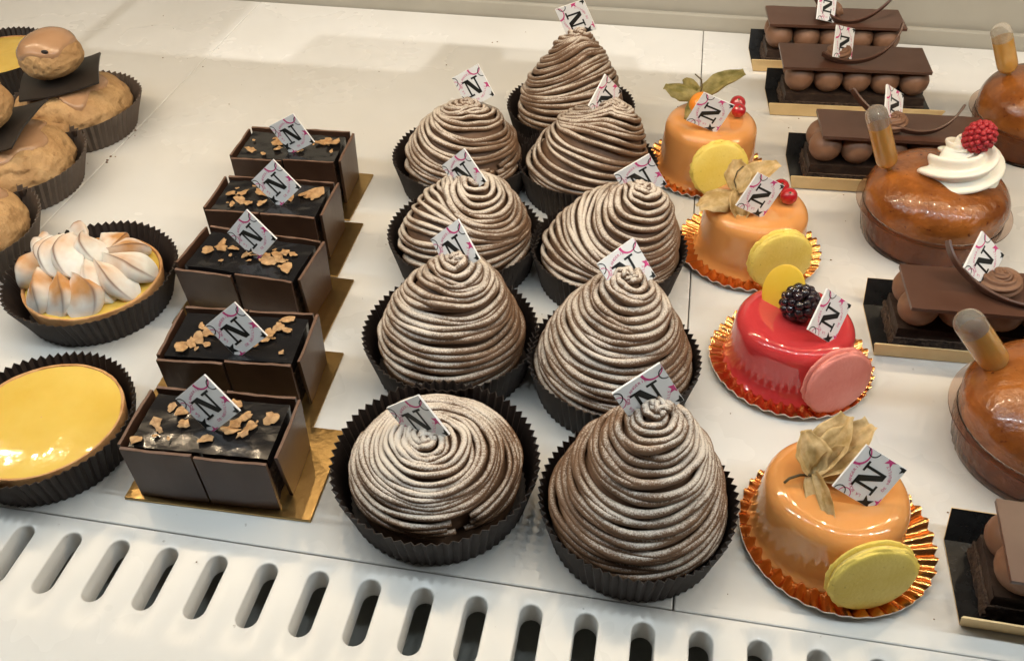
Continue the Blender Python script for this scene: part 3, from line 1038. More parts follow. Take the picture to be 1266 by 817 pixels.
def glazed_cake(label, flabel, X, Y, rf, bx, by, m, seed, rt=0.0318, h=0.034, puddle=0.004, pdir=-2.3, name='glazed_cake'):
    o = part('foil_board', foil_mesh(rf, seed), loc=(X, Y, 0.0008), rot=(0, 0, seed))
    tag(o, flabel, 'foil board', 'pleated foil boards')
    root = thing(name, label, 'cake', (bx, by, 0.0016), 0, 'round mirror glazed cakes')
    rb = rt * 1.05
    e = 0.0085
    prof = []
    prof.append((rb + 0.0014, 0.0002))
    prof.append((rb + 0.0012, 0.0010))
    prof.append((rb + 0.0008, 0.0019))
    prof.append((rb + 0.0004, 0.0034))
    prof.append((rb, 0.0065))
    prof.append((rb + (rt - rb) * 0.5, h * 0.5))
    for a in np.linspace(0, math.pi / 2, 8):
        prof.append((rt - e + e * math.cos(a), h - e + e * math.sin(a)))
    prof += [(rt * 0.5, h - 0.0003), (0.0005, h - 0.0006)]

    def fr(t, i):
        if i < 4:
            k = (4 - i) / 4
            pud = max(0, math.cos(t - pdir)) ** 1.5 * puddle / 0.035
            return 1 + k * (0.05 * nz(math.cos(t) * 4 + seed, math.sin(t) * 4) + pud * (0.55 if i < 3 else 0.3) + 0.015 * nz(math.cos(t) * 11 + seed, math.sin(t) * 11))
        return 1 + 0.008 * nz(math.cos(t) + seed, math.sin(t), i * 0.1)
    b = MB().lathe(prof, 96, fr, cap0=True)
    part('glazed_body', b.mesh('glazed_body', m), root)
    return root, h


# front orange cake
r1, h = glazed_cake('orange glazed cake nearest the slotted strip, tan physalis husk over its top', 'pleated copper foil under the orange cake nearest the slotted strip',
                    0.0999, 0.2652, 0.0435, 0.0955, 0.2690, M['orange'], 1, rt=0.0318, h=0.0315)
macaron(r1, (0.0120, -0.0375, 0.0205), (0.30, -0.94, 0.10), 0.0188, M['mac_yellow'], M['mac_fill'], 1)
add_card(r1, [0.1048, 0.2642, 0.0453], [0.478, 0.449, 0.755], [-0.846, 0.006, 0.533])
P0 = Vector((-0.012, 0.001, h + 0.003))
for kw in (dict(d=(0.9, 0.75, 0.45), L=0.034, Wd=0.0095, n=(-0.3, -0.3, 0.9), curl=0.16, cupv=0.5, seed=1), dict(d=(0.55, 0.9, 0.55), L=0.031, Wd=0.0085, n=(-0.5, -0.6, 0.6), curl=0.12, cupv=0.5, seed=2),
           dict(d=(1.0, 0.45, 0.30), L=0.026, Wd=0.008, n=(0, -0.6, 0.8), curl=0.05, cupv=0.6, seed=3), dict(d=(-0.22, 0.55, 0.62), L=0.020, Wd=0.0075, n=(0.2, -0.8, 0.5), curl=-0.1, cupv=0.6, seed=4),
           dict(d=(0.16, -0.95, -0.12), L=0.026, Wd=0.006, n=(-0.6, 0.1, 0.8), curl=-0.22, cupv=0.5, seed=5)):
    add_leaf(r1, P=P0, m=M['husk'], **kw)
part('husk_stem', MB().tube([P0 + Vector((0.002, 0, 0)), P0 + Vector((-0.006, -0.002, 0.001)), P0 + Vector((-0.0105, -0.004, 0.0)), P0 + Vector((-0.0125, -0.006, -0.001))], 0.0006, 6).mesh('husk_stem', M['stem']), r1)

# pink cake
r2, h = glazed_cake('red pink glazed cake topped with a blackberry and a yellow chocolate disc', 'pleated copper foil under the red pink cake',
                    0.0848, 0.3788, 0.0442, 0.0835, 0.3820, M['pink'], 2, rt=0.0318, h=0.0305, puddle=0.007, pdir=-1.9)
macaron(r2, (0.0200, -0.0345, 0.0195), (0.46, -0.86, 0.14), 0.0185, M['mac_pink'], M['mac_fill_pink'], 2)
add_card(r2, [0.0967, 0.3693, 0.0447], [0.323, 0.66, 0.678], [-0.687, -0.329, 0.647])
b = MB()
ga = math.pi * (3 - math.sqrt(5))
nb = 52
for i in range(nb):
    zf = 1 - 2 * (i + 0.5) / nb
    rr_ = math.sqrt(1 - zf * zf)
    rj = np.random.default_rng(i)
    b.ball((0.0082 * rr_ * math.cos(ga * i), 0.0082 * rr_ * math.sin(ga * i), 0.0096 * zf), 0.0026 * rj.uniform(0.88, 1.1), 9, 6)
bb = part('blackberry', b.mesh('blackberry', M['blackberry']), r2, loc=(-0.0005, 0.0005, h + 0.0092), rot=(0.5, 0.3, 0))
berry(r2, 'red_currant', (0.0085, 0.0065, h + 0.0058), 0.0058, M['currant'])
yd = MB().lathe([(0.0005, 0.0008), (0.0120, 0.0008), (0.0128, 0.0004), (0.0128, -0.0004), (0.0120, -0.0008), (0.0005, -0.0008)], 40)
part('chocolate_disc', yd.mesh('chocolate_disc', M['yellow_choc'], angle=50), r2, mtx=Matrix.Translation((-0.0085, 0.0095, h + 0.0085)) @ frame((-0.50, -0.80, 0.28)) @ Matrix.Diagonal((0.92, 1.22, 1, 1)))

# middle orange cake
r3, h = glazed_cake('orange glazed cake between the red pink one and the rear orange one', 'pleated copper foil under the middle orange cake',
                    0.0634, 0.4808, 0.0451, 0.0645, 0.4830, M['orange'], 3, rt=0.0318, h=0.0345)
macaron(r3, (0.0140, -0.0375, 0.0205), (0.30, -0.94, 0.10), 0.0188, M['mac_yellow'], M['mac_fill'], 3)
add_card(r3, [0.063, 0.4682, 0.0503], [0.435, 0.338, 0.834], [-0.767, -0.347, 0.54])
P0 = Vector((-0.0135, 0.001, h + 0.006))
for kw in (dict(d=(-0.62, -0.55, 0.12), L=0.030, Wd=0.0095, n=(-0.2, -0.4, 0.9), curl=-0.20, cupv=-0.4, seed=11), dict(d=(0.75, 0.35, 0.75), L=0.030, Wd=0.0085, n=(-0.5, -0.6, 0.7), curl=-0.28, cupv=0.6, seed=12),
           dict(d=(0.1, -0.7, -0.12), L=0.024, Wd=0.0075, n=(0.2, -0.3, 0.9), curl=-0.2, cupv=0.4, seed=13), dict(d=(-0.1, 0.5, 0.6), L=0.020, Wd=0.008, n=(0, -0.8, 0.5), curl=-0.1, cupv=0.5, seed=14)):
    add_leaf(r3, P=P0, m=M['husk'], **kw)
part('husk_stem', MB().tube([P0 + Vector((0, 0, 0)), P0 + Vector((-0.003, 0.002, 0.006)), P0 + Vector((-0.002, 0.003, 0.012)), P0 + Vector((0.001, 0.003, 0.016))], 0.0005, 6).mesh('husk_stem', M['stem']), r3)
berry(r3, 'physalis_berry', (-0.004, 0.005, h + 0.005), 0.0065, M['physalis'], tip=False)
berry(r3, 'red_currant', (0.0175, 0.0020, h + 0.0050), 0.0053, M['currant'])
berry(r3, 'red_currant', (0.0130, 0.0110, h + 0.0052), 0.0053, M['currant'])

# rear orange cake
r4, h = glazed_cake('orange glazed cake farthest from the slots, green husk and physalis berry on top', 'pleated copper foil under the rear orange cake',
                    0.0340, 0.5745, 0.0420, 0.0345, 0.5770, M['orange'], 4, rt=0.0318, h=0.039)
macaron(r4, (0.0075, -0.0375, 0.0215), (0.20, -0.93, 0.20), 0.0190, M['mac_yellow'], M['mac_fill'], 4)
add_card(r4, [0.0314, 0.557, 0.0545], [0.386, -0.001, 0.922], [-0.917, -0.105, 0.384])
P0 = Vector((-0.0105, 0.010, h + 0.0100))
for kw in (dict(d=(-0.95, 0.2, 0.30), L=0.026, Wd=0.0075, n=(-0.1, -0.4, 0.9), curl=-0.22, cupv=-0.4, seed=21), dict(d=(0.95, 0.3, 0.45), L=0.034, Wd=0.0072, n=(-0.5, -0.4, 0.8), curl=0.05, cupv=0.7, seed=22),
           dict(d=(-0.3, -0.75, -0.35), L=0.020, Wd=0.0055, n=(0.0, -0.5, 0.9), curl=-0.1, cupv=-0.4, seed=23), dict(d=(-0.45, 0.6, 0.3), L=0.02, Wd=0.006, n=(0, -0.5, 0.9), curl=-0.1, cupv=-0.4, seed=24)):
    add_leaf(r4, P=P0, m=M['husk_green'], **kw)
part('husk_stem', MB().tube([P0, P0 + Vector((0.001, 0.002, 0.006)), P0 + Vector((0.0, 0.003, 0.011)), P0 + Vector((-0.005, 0.003, 0.015))], 0.0005, 6).mesh('husk_stem', M['stem']), r4)
berry(r4, 'physalis_berry', (-0.0085, 0.005, h + 0.0065), 0.0088, M['physalis'], tip=False)
berry(r4, 'red_currant', (0.0172, 0.0040, h + 0.0050), 0.0050, M['currant'])
berry(r4, 'red_currant', (0.0165, 0.0135, h + 0.0052), 0.0055, M['currant'])


# ------------------------------------------------------------------ tarts
def tart_shell(r, h, seed):
    prof = [(r * 0.92, 0.0), (r * 0.97, h * 0.5), (r * 1.0, h * 0.96), (r * 0.99, h), (r * 0.965, h), (r * 0.95, h * 0.94), (r * 0.92, h * 0.6)]
    return MB().lathe(prof, 72, lambda t, i: 1 + 0.012 * nz(math.cos(t) * 3 + seed, math.sin(t) * 3, i * 0.4) + 0.006 * nz(math.cos(t) * 11, math.sin(t) * 11 + seed, i), cap0=True).mesh('tart_shell', M['crust'], angle=60)


def curd_mesh(r, z, dome, seed):
    prof = [(r * q, z + dome * (1 - q ** 3)) for q in (1.0, 0.97, 0.92, 0.8, 0.6, 0.4, 0.2, 0.01)]
    b = MB().lathe(prof, 72)
    b.v = [(x, y, zz + 0.00035 * nz(x * 120 + seed, y * 120, 0)) for x, y, zz in b.v]
    return b.mesh('lemon_curd', M['curd'])


cup('fluted dark paper cup holding the glossy lemon tart by the slotted strip', -0.2871, 0.2542, 0.0450, base=0.0385, seed=21, h=0.023)
t = thing('lemon_tart', 'round glossy yellow lemon tart by the slotted strip', 'tart', (-0.2871, 0.2542, 0.001), 0, 'lemon tarts')
part('tart_shell', tart_shell(0.0392, 0.0200, 1), t)
part('lemon_curd', curd_mesh(0.0378, 0.0194, 0.0014, 1), t)

cup('fluted dark paper cup holding the meringue tart', -0.3232, 0.3653, 0.0494, base=0.0415, seed=22, h=0.023)
t = thing('meringue_tart', 'lemon tart crowned with toasted white meringue petals', 'tart', (-0.3232, 0.3653, 0.001), 0)
part('tart_shell', tart_shell(0.0400, 0.0180, 2), t)
part('lemon_curd', curd_mesh(0.0378, 0.0168, 0.0012, 2), t)


def petal(p0, p1, Wd, sgn, tst, brn, seed, parent, Hh=0.0068):
    """piped petal: pointed at p0, rounded at p1, one sharp crest line near one side"""
    nu, nv = 22, 17
    Wd *= 1.08
    p0, p1 = Vector(p0), Vector(p1)
    d = (p1 - p0).normalized()
    L = (p1 - p0).length * 1.06
    mid = (p0 + p1) / 2
    n = (mid - Vector((-0.006, 0.002, 0.004))).normalized()
    n = (n - d * n.dot(d)).normalized()
    side = d.cross(n)
    crest = 0.62 * sgn
    G = np.zeros((nu, nv, 3))
    toast, burn = [], []
    for i in range(nu):
        u = i / (nu - 1)
        w = Wd * (min(1, u / 0.55) ** 0.75) * (math.sqrt(max(0, 1 - max(0, (u - 0.62) / 0.38) ** 2))) + 0.0002
        arch = 0.0045 * math.sin(math.pi * u) * (L / 0.026)
        for j in range(nv):
            v = j / (nv - 1) * 2 - 1
            if v < crest:
                k = (v + 1) / (crest + 1)
            else:
                k = (1 - v) / (1 - crest)
            long_side = (v < crest) == (sgn > 0)
            hh = k ** 0.9 if long_side else k ** 0.35
            ht = Hh * (math.sin(math.pi * min(1, 0.20 + u * 0.80)) ** 0.55) * hh
            bend = 0.22 * sgn * Wd * math.sin(math.pi * u)
            q = p0 + d * (L * u) + side * (v * w + bend) + n * (ht - 0.0035 + arch)
            q += n * 0.0004 * nz(u * 5 + seed * 3.3, v * 3, seed)
            G[i, j] = q
            uu = max(0.0, 1 - abs(u - 0.36) / 0.46)
            a = uu * (0.35 + 0.65 * max(0, 1 - abs(v - crest * 0.5) / 1.0))
            toast.append(min(1, max(0, (0.25 + tst) * 1.5 * a ** 0.8 - 0.1 + 0.4 * tst * nz(seed * 3.1, u * 3, v * 2) * (a > 0.1))))
            burn.append(min(1, 0.3 + brn * 1.2) * math.exp(-((v - crest) / 0.085) ** 2) * max(0, math.sin(math.pi * min(1, u * 1.02))) ** 0.5)
    b = MB().grid(G)
    C0 = Vector((-0.006, 0.002, 0.010))
    G2 = G * 0.86 + np.array(C0) * 0.14
    b.grid(G2, flip=True)
    loop = [(i, 0) for i in range(nu)] + [(nu - 1, j) for j in range(1, nv)] + [(i, nv - 1) for i in range(nu - 2, -1, -1)] + [(0, j) for j in range(nv - 2, 0, -1)]
    b.f += [(loop[q][0] * nv + loop[q][1], loop[(q + 1) % len(loop)][0] * nv + loop[(q + 1) % len(loop)][1],
             nu * nv + loop[(q + 1) % len(loop)][0] * nv + loop[(q + 1) % len(loop)][1], nu * nv + loop[q][0] * nv + loop[q][1]) for q in range(len(loop))]
    b.fm += [0] * len(loop)
    me = b.mesh('meringue_petal', M['meringue'], angle=70)
    for nm, vals in (('toast', toast), ('burn', burn)):
        at = me.attributes.new(nm, 'FLOAT', 'POINT')
        at.data.foreach_set('value', vals + vals)
    return part('meringue_petal', me, parent)


b = MB().ball((-0.006, 0.003, 0.013), 0.031, 28, 16, sc=(1.0, 0.86, 0.64))
part('meringue_dome', b.mesh('meringue_dome', M['meringue']), t)
PET = [((-0.0312, 0.0151, 0.033), (-0.0440, 0.0113, 0.024), .0065, 1, .4, .5), ((-0.0311, 0.0089, 0.035), (-0.0377, 0.0016, 0.029), .0070, 1, .25, .8), ((-0.030, 0.0019, 0.031), (-0.0379, -0.017, 0.020), .0085, -1, .8, .3),
       ((-0.0202, -0.0139, 0.0325), (-0.0156, -0.0363, 0.018), .0085, -1, .9, .35), ((-0.0082, -0.0149, 0.033), (-0.0017, -0.0368, 0.018), .0088, -1, .95, .4), ((0.0012, -0.0157, 0.033), (0.0147, -0.0340, 0.018), .0105, -1, .85, .45),
       ((0.0034, -0.0023, 0.034), (0.0237, -0.0202, 0.021), .0095, 1, .15, .1), ((0.0082, -0.0029, 0.0345), (0.0346, -0.0131, 0.019), .0085, 1, .35, .8), ((0.010, 0.003, 0.034), (0.0375, 0.0074, 0.020), .0105, 1, .35, .75),
       ((0.0084, 0.0073, 0.033), (0.0211, 0.0308, 0.021), .0075, 1, .7, .7), ((0.0088, 0.0092, 0.031), (-0.0050, 0.0360, 0.022), .0075, 1, .7, .6), ((-0.0238, 0.010, 0.037), (-0.0223, -0.0075, 0.031), .0065, 1, .3, .6),
       ((-0.0156, 0.0103, 0.039), (-0.0102, -0.0168, 0.033), .0080, 1, .3, .8), ((-0.0104, 0.0114, 0.040), (0.0009, -0.0162, 0.034), .0080, 1, .3, .85), ((-0.0054, 0.0131, 0.040), (0.0098, -0.0004, 0.034), .0085, 1, .25, .75),
       ((-0.0154, 0.0137, 0.039), (-0.0134, 0.0226, 0.036), .0055, 1, .5, .5)]
for q, a in enumerate(PET):
    petal(*a, q, t)

# tart cut by the frame behind the religieuses
cup('fluted dark paper cup holding the yellow tart behind the choux', -0.5560, 0.6260, 0.0470, seed=23, h=0.024)
t = thing('lemon_tart', 'yellow tart half hidden behind the rearmost coffee choux', 'tart', (-0.5560, 0.6260, 0.001), 0, 'lemon tarts')
part('tart_shell', tart_shell(0.0400, 0.0190, 3), t)
part('lemon_curd', curd_mesh(0.0378, 0.0186, 0.0012, 3), t)


# ------------------------------------------------------------------ religieuses
def choux_mesh(r, h, seed, z0=0.0, crack=1.0):
    nu, nv = 96, 48
    P = np.zeros((nv, nu, 3))
    for i in range(nv):
        ph = -PI / 2 + PI * (i + 0.02) / (nv - 1 + 0.04)
        for j in range(nu):
            th = 2 * PI * j / nu
            c, s_ = math.cos(ph), math.sin(ph)
            x, y, z = c * math.cos(th), c * math.sin(th), s_
            k = 1 + 0.05 * nz(x * 1.6 + seed, y * 1.6, z * 1.6) + 0.03 * nz(x * 4 + seed, y * 4, z * 4)
            cr = abs(nz(x * 2.3 + seed * 2, y * 2.3, z * 2.3 + 5))
            k -= crack * 0.07 * max(0, 1 - cr / 0.03)
            k += 0.012 * nz(x * 11 + seed, y * 11, z * 11)
            zz = z * (0.85 if z < 0 else 1.0)
            P[i, j] = (x * r * k * (abs(c) ** -0.12 if abs(c) > 1e-3 else 1), y * r * k * (abs(c) ** -0.12 if abs(c) > 1e-3 else 1), z0 + h * 0.46 + zz * h * 0.54 * k)
    return MB().grid(P, closed_v=True).mesh('choux_bun', M['choux'])


def icing_mesh(r, h, z0, lim, seed, wave, thick=0.0012, nw=5):
    nu, nv = 56, 12
    P = np.zeros((nv, nu, 3))
    for i in range(nv):
        for j in range(nu):
            th = 2 * PI * j / nu
            L = lim + wave * math.sin(nw * th + seed) * 0.5 + wave * nz(math.cos(th) * 2 + seed, math.sin(th) * 2)
            ph = PI / 2 - (PI / 2 - L) * i / (nv - 1)
            c, s_ = max(math.cos(ph), 1e-3), math.sin(ph)
            x, y, z = c * math.cos(th), c * math.sin(th), s_
            e = thick * (1 if i < nv - 1 else -0.6) + (0.0004 if i == nv - 2 else 0)
            k = 1 + 0.05 * nz(x * 1.6 + seed, y * 1.6, z * 1.6)
            P[i, j] = (x * (r * k * c ** -0.12 + e), y * (r * k * c ** -0.12 + e), z0 + h * 0.46 + z * (h * 0.54 * k + e))
    return MB().grid(P, closed_v=True, flip=True).mesh('coffee_icing', M['coffee'])


def religieuse(label, cl, X, Y, seed, top=(0, 0), plate_rot=0.3, tilt=(0.1, 0.05), hole=False):
    cup(cl, X, Y, 0.0500, base=0.041, h=0.024, seed=seed + 30, m=M['cup_light'], group='brown paper cups', n=60)
    r = thing('religieuse', label, 'pastry', (X, Y, 0.001), 0, 'coffee religieuses')
    a = part('choux_bun', choux_mesh(0.0420, 0.040, seed), r)
    a.rotation_euler = (0, 0, seed)
    part('coffee_icing', icing_mesh(0.0420, 0.040, 0.0, 0.85, seed, 0.25), a)
    # thin chocolate sheet
    b = MB()
    s_ = 0.0285
    n = 9
    G = np.zeros((n, n, 3))
    for i in range(n):
        for j in range(n):
            u, v = i / (n - 1) * 2 - 1, j / (n - 1) * 2 - 1
            G[i, j] = (u * s_, v * s_, 0.004 * (u * u * 0.5 - v * v * 0.5) + 0.0005 * nz(u * 2 + seed, v * 2))
    b.grid(G)
    G2 = G - np.array([0, 0, 0.0013])
    b.grid(G2, flip=True)
    loop = [G[i, 0] for i in range(n)] + [G[-1, j] for j in range(1, n)] + [G[i, -1] for i in range(n - 2, -1, -1)] + [G[0, j] for j in range(n - 2, 0, -1)]
    b.grid(np.array([loop, np.array(loop) - np.array([0, 0, 0.0013])]), closed_v=True)
    Mx = Matrix.Translation((top[0] * 0.8, top[1] * 0.8, 0.0425)) @ Matrix.Rotation(tilt[0], 4, 'X') @ Matrix.Rotation(tilt[1], 4, 'Y')
    part('chocolate_sheet', b.mesh('chocolate_sheet', M['black_choc'], angle=40), r, mtx=Mx @ Matrix.Rotation(plate_rot, 4, 'Z'))
    c = part('choux_bun', choux_mesh(0.0226, 0.0335, seed + 9), r, mtx=Mx @ Matrix.Translation((top[0] * 0.2, top[1] * 0.2, 0.0002)))
    ic = part('coffee_icing', icing_mesh(0.0226, 0.0335, 0.0, 0.40, seed + 2, 0.18, 0.0010), c)
    if hole:
        part('filling_hole', MB().ball((0, 0, 0), 0.0022, 12, 8, sc=(1.3, 0.5, 0.7)).mesh('filling_hole', M['black_choc']), c, loc=(0.0110, -0.0170, 0.0262))
    return r


religieuse('coffee religieuse farthest from the slots, small bun square on its chocolate sheet', 'brown paper cup under the rearmost coffee religieuse', -0.4460, 0.5560, 1, top=(-0.004, 0.002), plate_rot=0.5, tilt=(0.02, -0.10), hole=True)
religieuse('coffee religieuse with a cracked bun between the other two', 'brown paper cup under the middle coffee religieuse', -0.4450, 0.4740, 2, top=(-0.008, 0.004), plate_rot=0.1, tilt=(0.12, -0.20))
religieuse('coffee religieuse cut by the picture edge behind the meringue tart', 'brown paper cup under the religieuse behind the meringue tart', -0.4310, 0.3930, 3, top=(-0.012, 0.004), plate_rot=0.2, tilt=(0.1, -0.15))


# ------------------------------------------------------------------ chocolate slices
def ribbon(path, wdir, w, t):
    path = np.asarray(path, float)
    n = len(path)
    T = np.gradient(path, axis=0)
    T /= np.linalg.norm(T, axis=1)[:, None]
    B = np.broadcast_to(np.array(wdir, float), (n, 3))
    B = B - T * np.sum(B * T, 1)[:, None]
    B /= np.linalg.norm(B, axis=1)[:, None]
    N = np.cross(T, B)
    rows = np.stack([path + B * w / 2 + N * t / 2, path - B * w / 2 + N * t / 2, path - B * w / 2 - N * t / 2, path + B * w / 2 - N * t / 2], 1)
    b = MB().grid(rows, closed_v=True)
    k = b.n - 4
    b.f += [(3, 2, 1, 0), (k, k + 1, k + 2, k + 3)]
    b.fm += [0, 0]
    return b


BALL = None


def swirl(cx, cy, z, r, h, turns, m, name, ridges=7, rad=None, seed=0, nseg=70, nsec=42, depth=0.16):
    a = np.linspace(0, 1, nseg)
    th = a * turns * 2 * PI + seed
    rr_ = r * (1 - a) ** 0.8
    path = np.stack([cx + rr_ * np.cos(th), cy + rr_ * np.sin(th), z + h * a], 1)
    ra = (rad or r * 0.62) * (1 - 0.80 * a ** 1.5)
    return MB().tube(path, ra, nsec, sect=lambda p, i: 1 + depth * math.cos(ridges * (p + i * 0.02))).mesh(name, m)


def slice_cake(label, tl, X, Y, rot, card, seed, curl=True, pdx=0.0, pdy=0.0, curl_pts=None, ros=(0.012, 0.004), tilt=0.0):
    global BALL
    # folded card tray: black inside, gold outside
    Lx, dy, fl = 0.063, 0.0215, 0.017
    an = R(66)
    t = 0.0008
    sec = [(-dy - 0.0125 * math.cos(R(74)), 0.0125 * math.sin(R(74))), (-dy, t), (dy, t), (dy + fl * math.cos(an), fl * math.sin(an))]
    b = MB()
    for i in range(3):
        (y0, z0), (y1, z1) = sec[i], sec[i + 1]
        f0, f1 = (0.0035, 0.0) if i == 0 else ((0.0, 0.0) if i == 1 else (0.0, 0.0))
        nv_ = Vector((0, z0 - z1, y1 - y0)).normalized() * t
        top = [(-Lx - f0, y0, z0), (Lx + f0, y0, z0), (Lx + f1, y1, z1), (-Lx - f1, y1, z1)]
        low = [(p[0], p[1] - nv_.y, p[2] - nv_.z) for p in top]
        if i == 0:
            top = [(p[0] * (0.985 if q < 2 else 1), p[1], p[2]) for q, p in enumerate(top)]
        b.add(top, [(0, 1, 2, 3)], 0)
        b.add(low, [(3, 2, 1, 0)], 1)
        b.add(top + low, [(0, 4, 5, 1), (1, 5, 6, 2), (2, 6, 7, 3), (3, 7, 4, 0)], 1)
    o = part('folded_tray', b.mesh('folded_tray', [M['tray_black'], M['gold_matt']], smooth=False), loc=(X, Y, 0.0003), rot=(0, 0, R(rot)))
    tag(o, tl, 'cake tray', 'folded trays under the chocolate slices')
    root = thing('chocolate_slice', label, 'cake', (X - 0.0005, Y, 0.0013), R(rot), 'chocolate slices on folded trays')
    rs = np.random.default_rng(seed)
    hx, hy = 0.0535, 0.0165
    part('sponge', warped_block(-hx, hx, -hy, hy, 0, 0.0085, 0.0004, seed, m=M['sponge_dark'], name='sponge', skin=0.0016, nx=40, ny=14), root)
    part('ganache', warped_block(-hx + .001, hx - .001, -hy + .001, hy - .001, 0.0086, 0.0150, 0.0003, seed + 1, m=M['ganache'], name='ganache', skin=0.0006, nx=40, ny=14), root)
    if BALL is None:
        BALL = []
        for q in range(3):
            bb_ = MB().ball((0, 0, 0), 0.0112, 20, 14, sc=(1, 0.98, 0.98))
            bb_.v = [(x * (1 + 0.04 * nz(x * 90 + q, y * 90, z * 90)), y * (1 + 0.04 * nz(x * 90, y * 90 + q, z * 90)), z + (0.0 if z < 0 else 0)) for x, y, z in bb_.v]
            BALL.append(bb_.mesh('piped_ball', M['mousse']))
    for q in range(5):
        for row in (0, 1):
            part('piped_ball', BALL[rs.integers(0, 3)], root, loc=(-0.0435 + q * 0.0217 + rs.uniform(-.0006, .0006), (-0.0075 if row == 0 else 0.0085), 0.0255 + rs.uniform(-.0005, .0005)), rot=(0, 0, rs.uniform(0, 6)))
    Mx = Matrix.Translation((pdx, pdy, 0.0372)) @ Matrix.Rotation(tilt, 4, 'X')
    pl = part('chocolate_plaque', warped_block(-0.0550, 0.0550, -0.0190, 0.0190, 0, 0.0022, 0.00025, seed + 5, m=M['milk_choc'], name='chocolate_plaque', nx=20, ny=8), root, mtx=Mx)
    bevel(pl, 0.0004, 2)
    part('cream_rosette', swirl(ros[0], ros[1], 0.0425, 0.0066, 0.008, 1.7, M['mousse'], 'cream_rosette', ridges=8, rad=0.0054, seed=seed, nsec=48, depth=0.14), root, mtx=Mx @ Matrix.Translation((0, 0, -0.0372)))
    if curl_pts is not None:
        pts = np.array(curl_pts, float)
        tq = np.linspace(0, 1, len(pts))
        tt_ = np.linspace(0, 1, 28)
        co = [np.polyfit(tq, pts[:, k], min(3, len(pts) - 1)) for k in range(3)]
        path = np.stack([np.polyval(c_, tt_) for c_ in co], 1)
        oc = part('chocolate_curl', ribbon(path, (0, -0.55, 0.83), 0.0050, 0.0016).mesh('chocolate_curl', M['milk_choc'], angle=40), root)
        bevel(oc, 0.0003, 1)
    if card:
        add_card(root, *card)
    return root


CURL = [(-0.020, -0.002, 0.056), (0.0, -0.012, 0.0425), (0.020, -0.012, 0.0415), (0.038, 0.000, 0.052), (0.046, 0.006, 0.060)]
slice_cake('chocolate slice with piped balls and plaque nearest the back wall', 'folded card tray under the chocolate slice nearest the back wall', 0.1330, 0.7650, 4, ([0.1224, 0.752, 0.0543], [-0.031, 0.531, 0.847], [-0.708, -0.609, 0.356]), 31, curl_pts=CURL, ros=(-0.006, 0.004))
slice_cake('chocolate slice second from the back wall, its row of piped balls in full view', 'folded card tray under the second chocolate slice from the wall', 0.1450, 0.6900, 4, ([0.1297, 0.6837, 0.0543], [-0.031, 0.531, 0.847], [-0.708, -0.609, 0.356]), 32, pdx=-0.004,
           curl_pts=[(-0.030, -0.006, 0.044), (-0.012, -0.013, 0.0425), (0.004, -0.014, 0.0440), (0.020, -0.006, 0.054), (0.026, 0.004, 0.066)], ros=(-0.012, -0.004), tilt=0.06)
slice_cake('chocolate slice behind the baba with the raspberry', 'folded card tray under the chocolate slice behind the raspberry baba', 0.1570, 0.5850, 3, ([0.1538, 0.5872, 0.0545], [-0.021, 0.734, 0.679], [-0.668, -0.515, 0.537]), 33, pdx=0.006,
           curl_pts=[(-0.034, -0.002, 0.066), (-0.018, -0.008, 0.052), (0.006, -0.012, 0.0425), (0.024, -0.010, 0.0440), (0.042, 0.002, 0.056)], ros=(-0.008, -0.004))
slice_cake('chocolate slice between the raspberry baba and the plain soaked baba', 'folded card tray under the chocolate slice between two babas', 0.1945, 0.4180, 2, ([0.1783, 0.4179, 0.0544], [0.377, 0.76, 0.53], [-0.723, -0.117, 0.681]), 34, pdx=0.001, pdy=-0.008,
           curl_pts=[(-0.034, 0.010, 0.058), (-0.026, -0.002, 0.048), (-0.010, -0.016, 0.0420), (0.012, -0.020, 0.0415), (0.036, -0.012, 0.046)], ros=(-0.006, 0.003))
slice_cake('chocolate slice beside the slotted strip, cut by the picture edge', 'folded card tray under the chocolate slice beside the slotted strip', 0.2120, 0.2490, -1, None, 35, pdx=0.0000, pdy=-0.004, tilt=0.10)


# ------------------------------------------------------------------ babas
def plastic_cup(label, X, Y, r, seed):
    h = 0.0235
    n = 44
    per = 4
    N = n * per
    th = np.linspace(0, 2 * PI, N, endpoint=False)
    wv = np.cos(np.arange(N) / per * 2 * PI)
    rows = []
    for rr_, z, a in ((0.80, 0.0, 0), (0.83, 0.0025, 0.0003), (0.90, h * 0.8, 0.0004), (0.91, h, 0.0), (1.0, h + 0.0006, 0), (1.0, h + 0.0014, 0), (0.905, h + 0.0012, 0), (0.89, h * 0.8, 0.0004), (0.82, 0.0030, 0.0003), (0.79, 0.0006, 0)):
        q = r * rr_ + a * wv
        rows.append(np.stack([q * np.cos(th), q * np.sin(th), np.full(N, z)], 1))
    b = MB().grid(np.array(rows), closed_v=True)
    b.f.append(tuple((len(rows) - 1) * N + i for i in range(N)))
    b.f.append(tuple(range(N))[::-1])
    b.fm += [0, 0]
    o = part('plastic_cup', b.mesh('plastic_cup', M['cup_plastic'], angle=40), loc=(X, Y, 0.0003))
    return tag(o, label, 'plastic cup', 'clear cups under the babas')


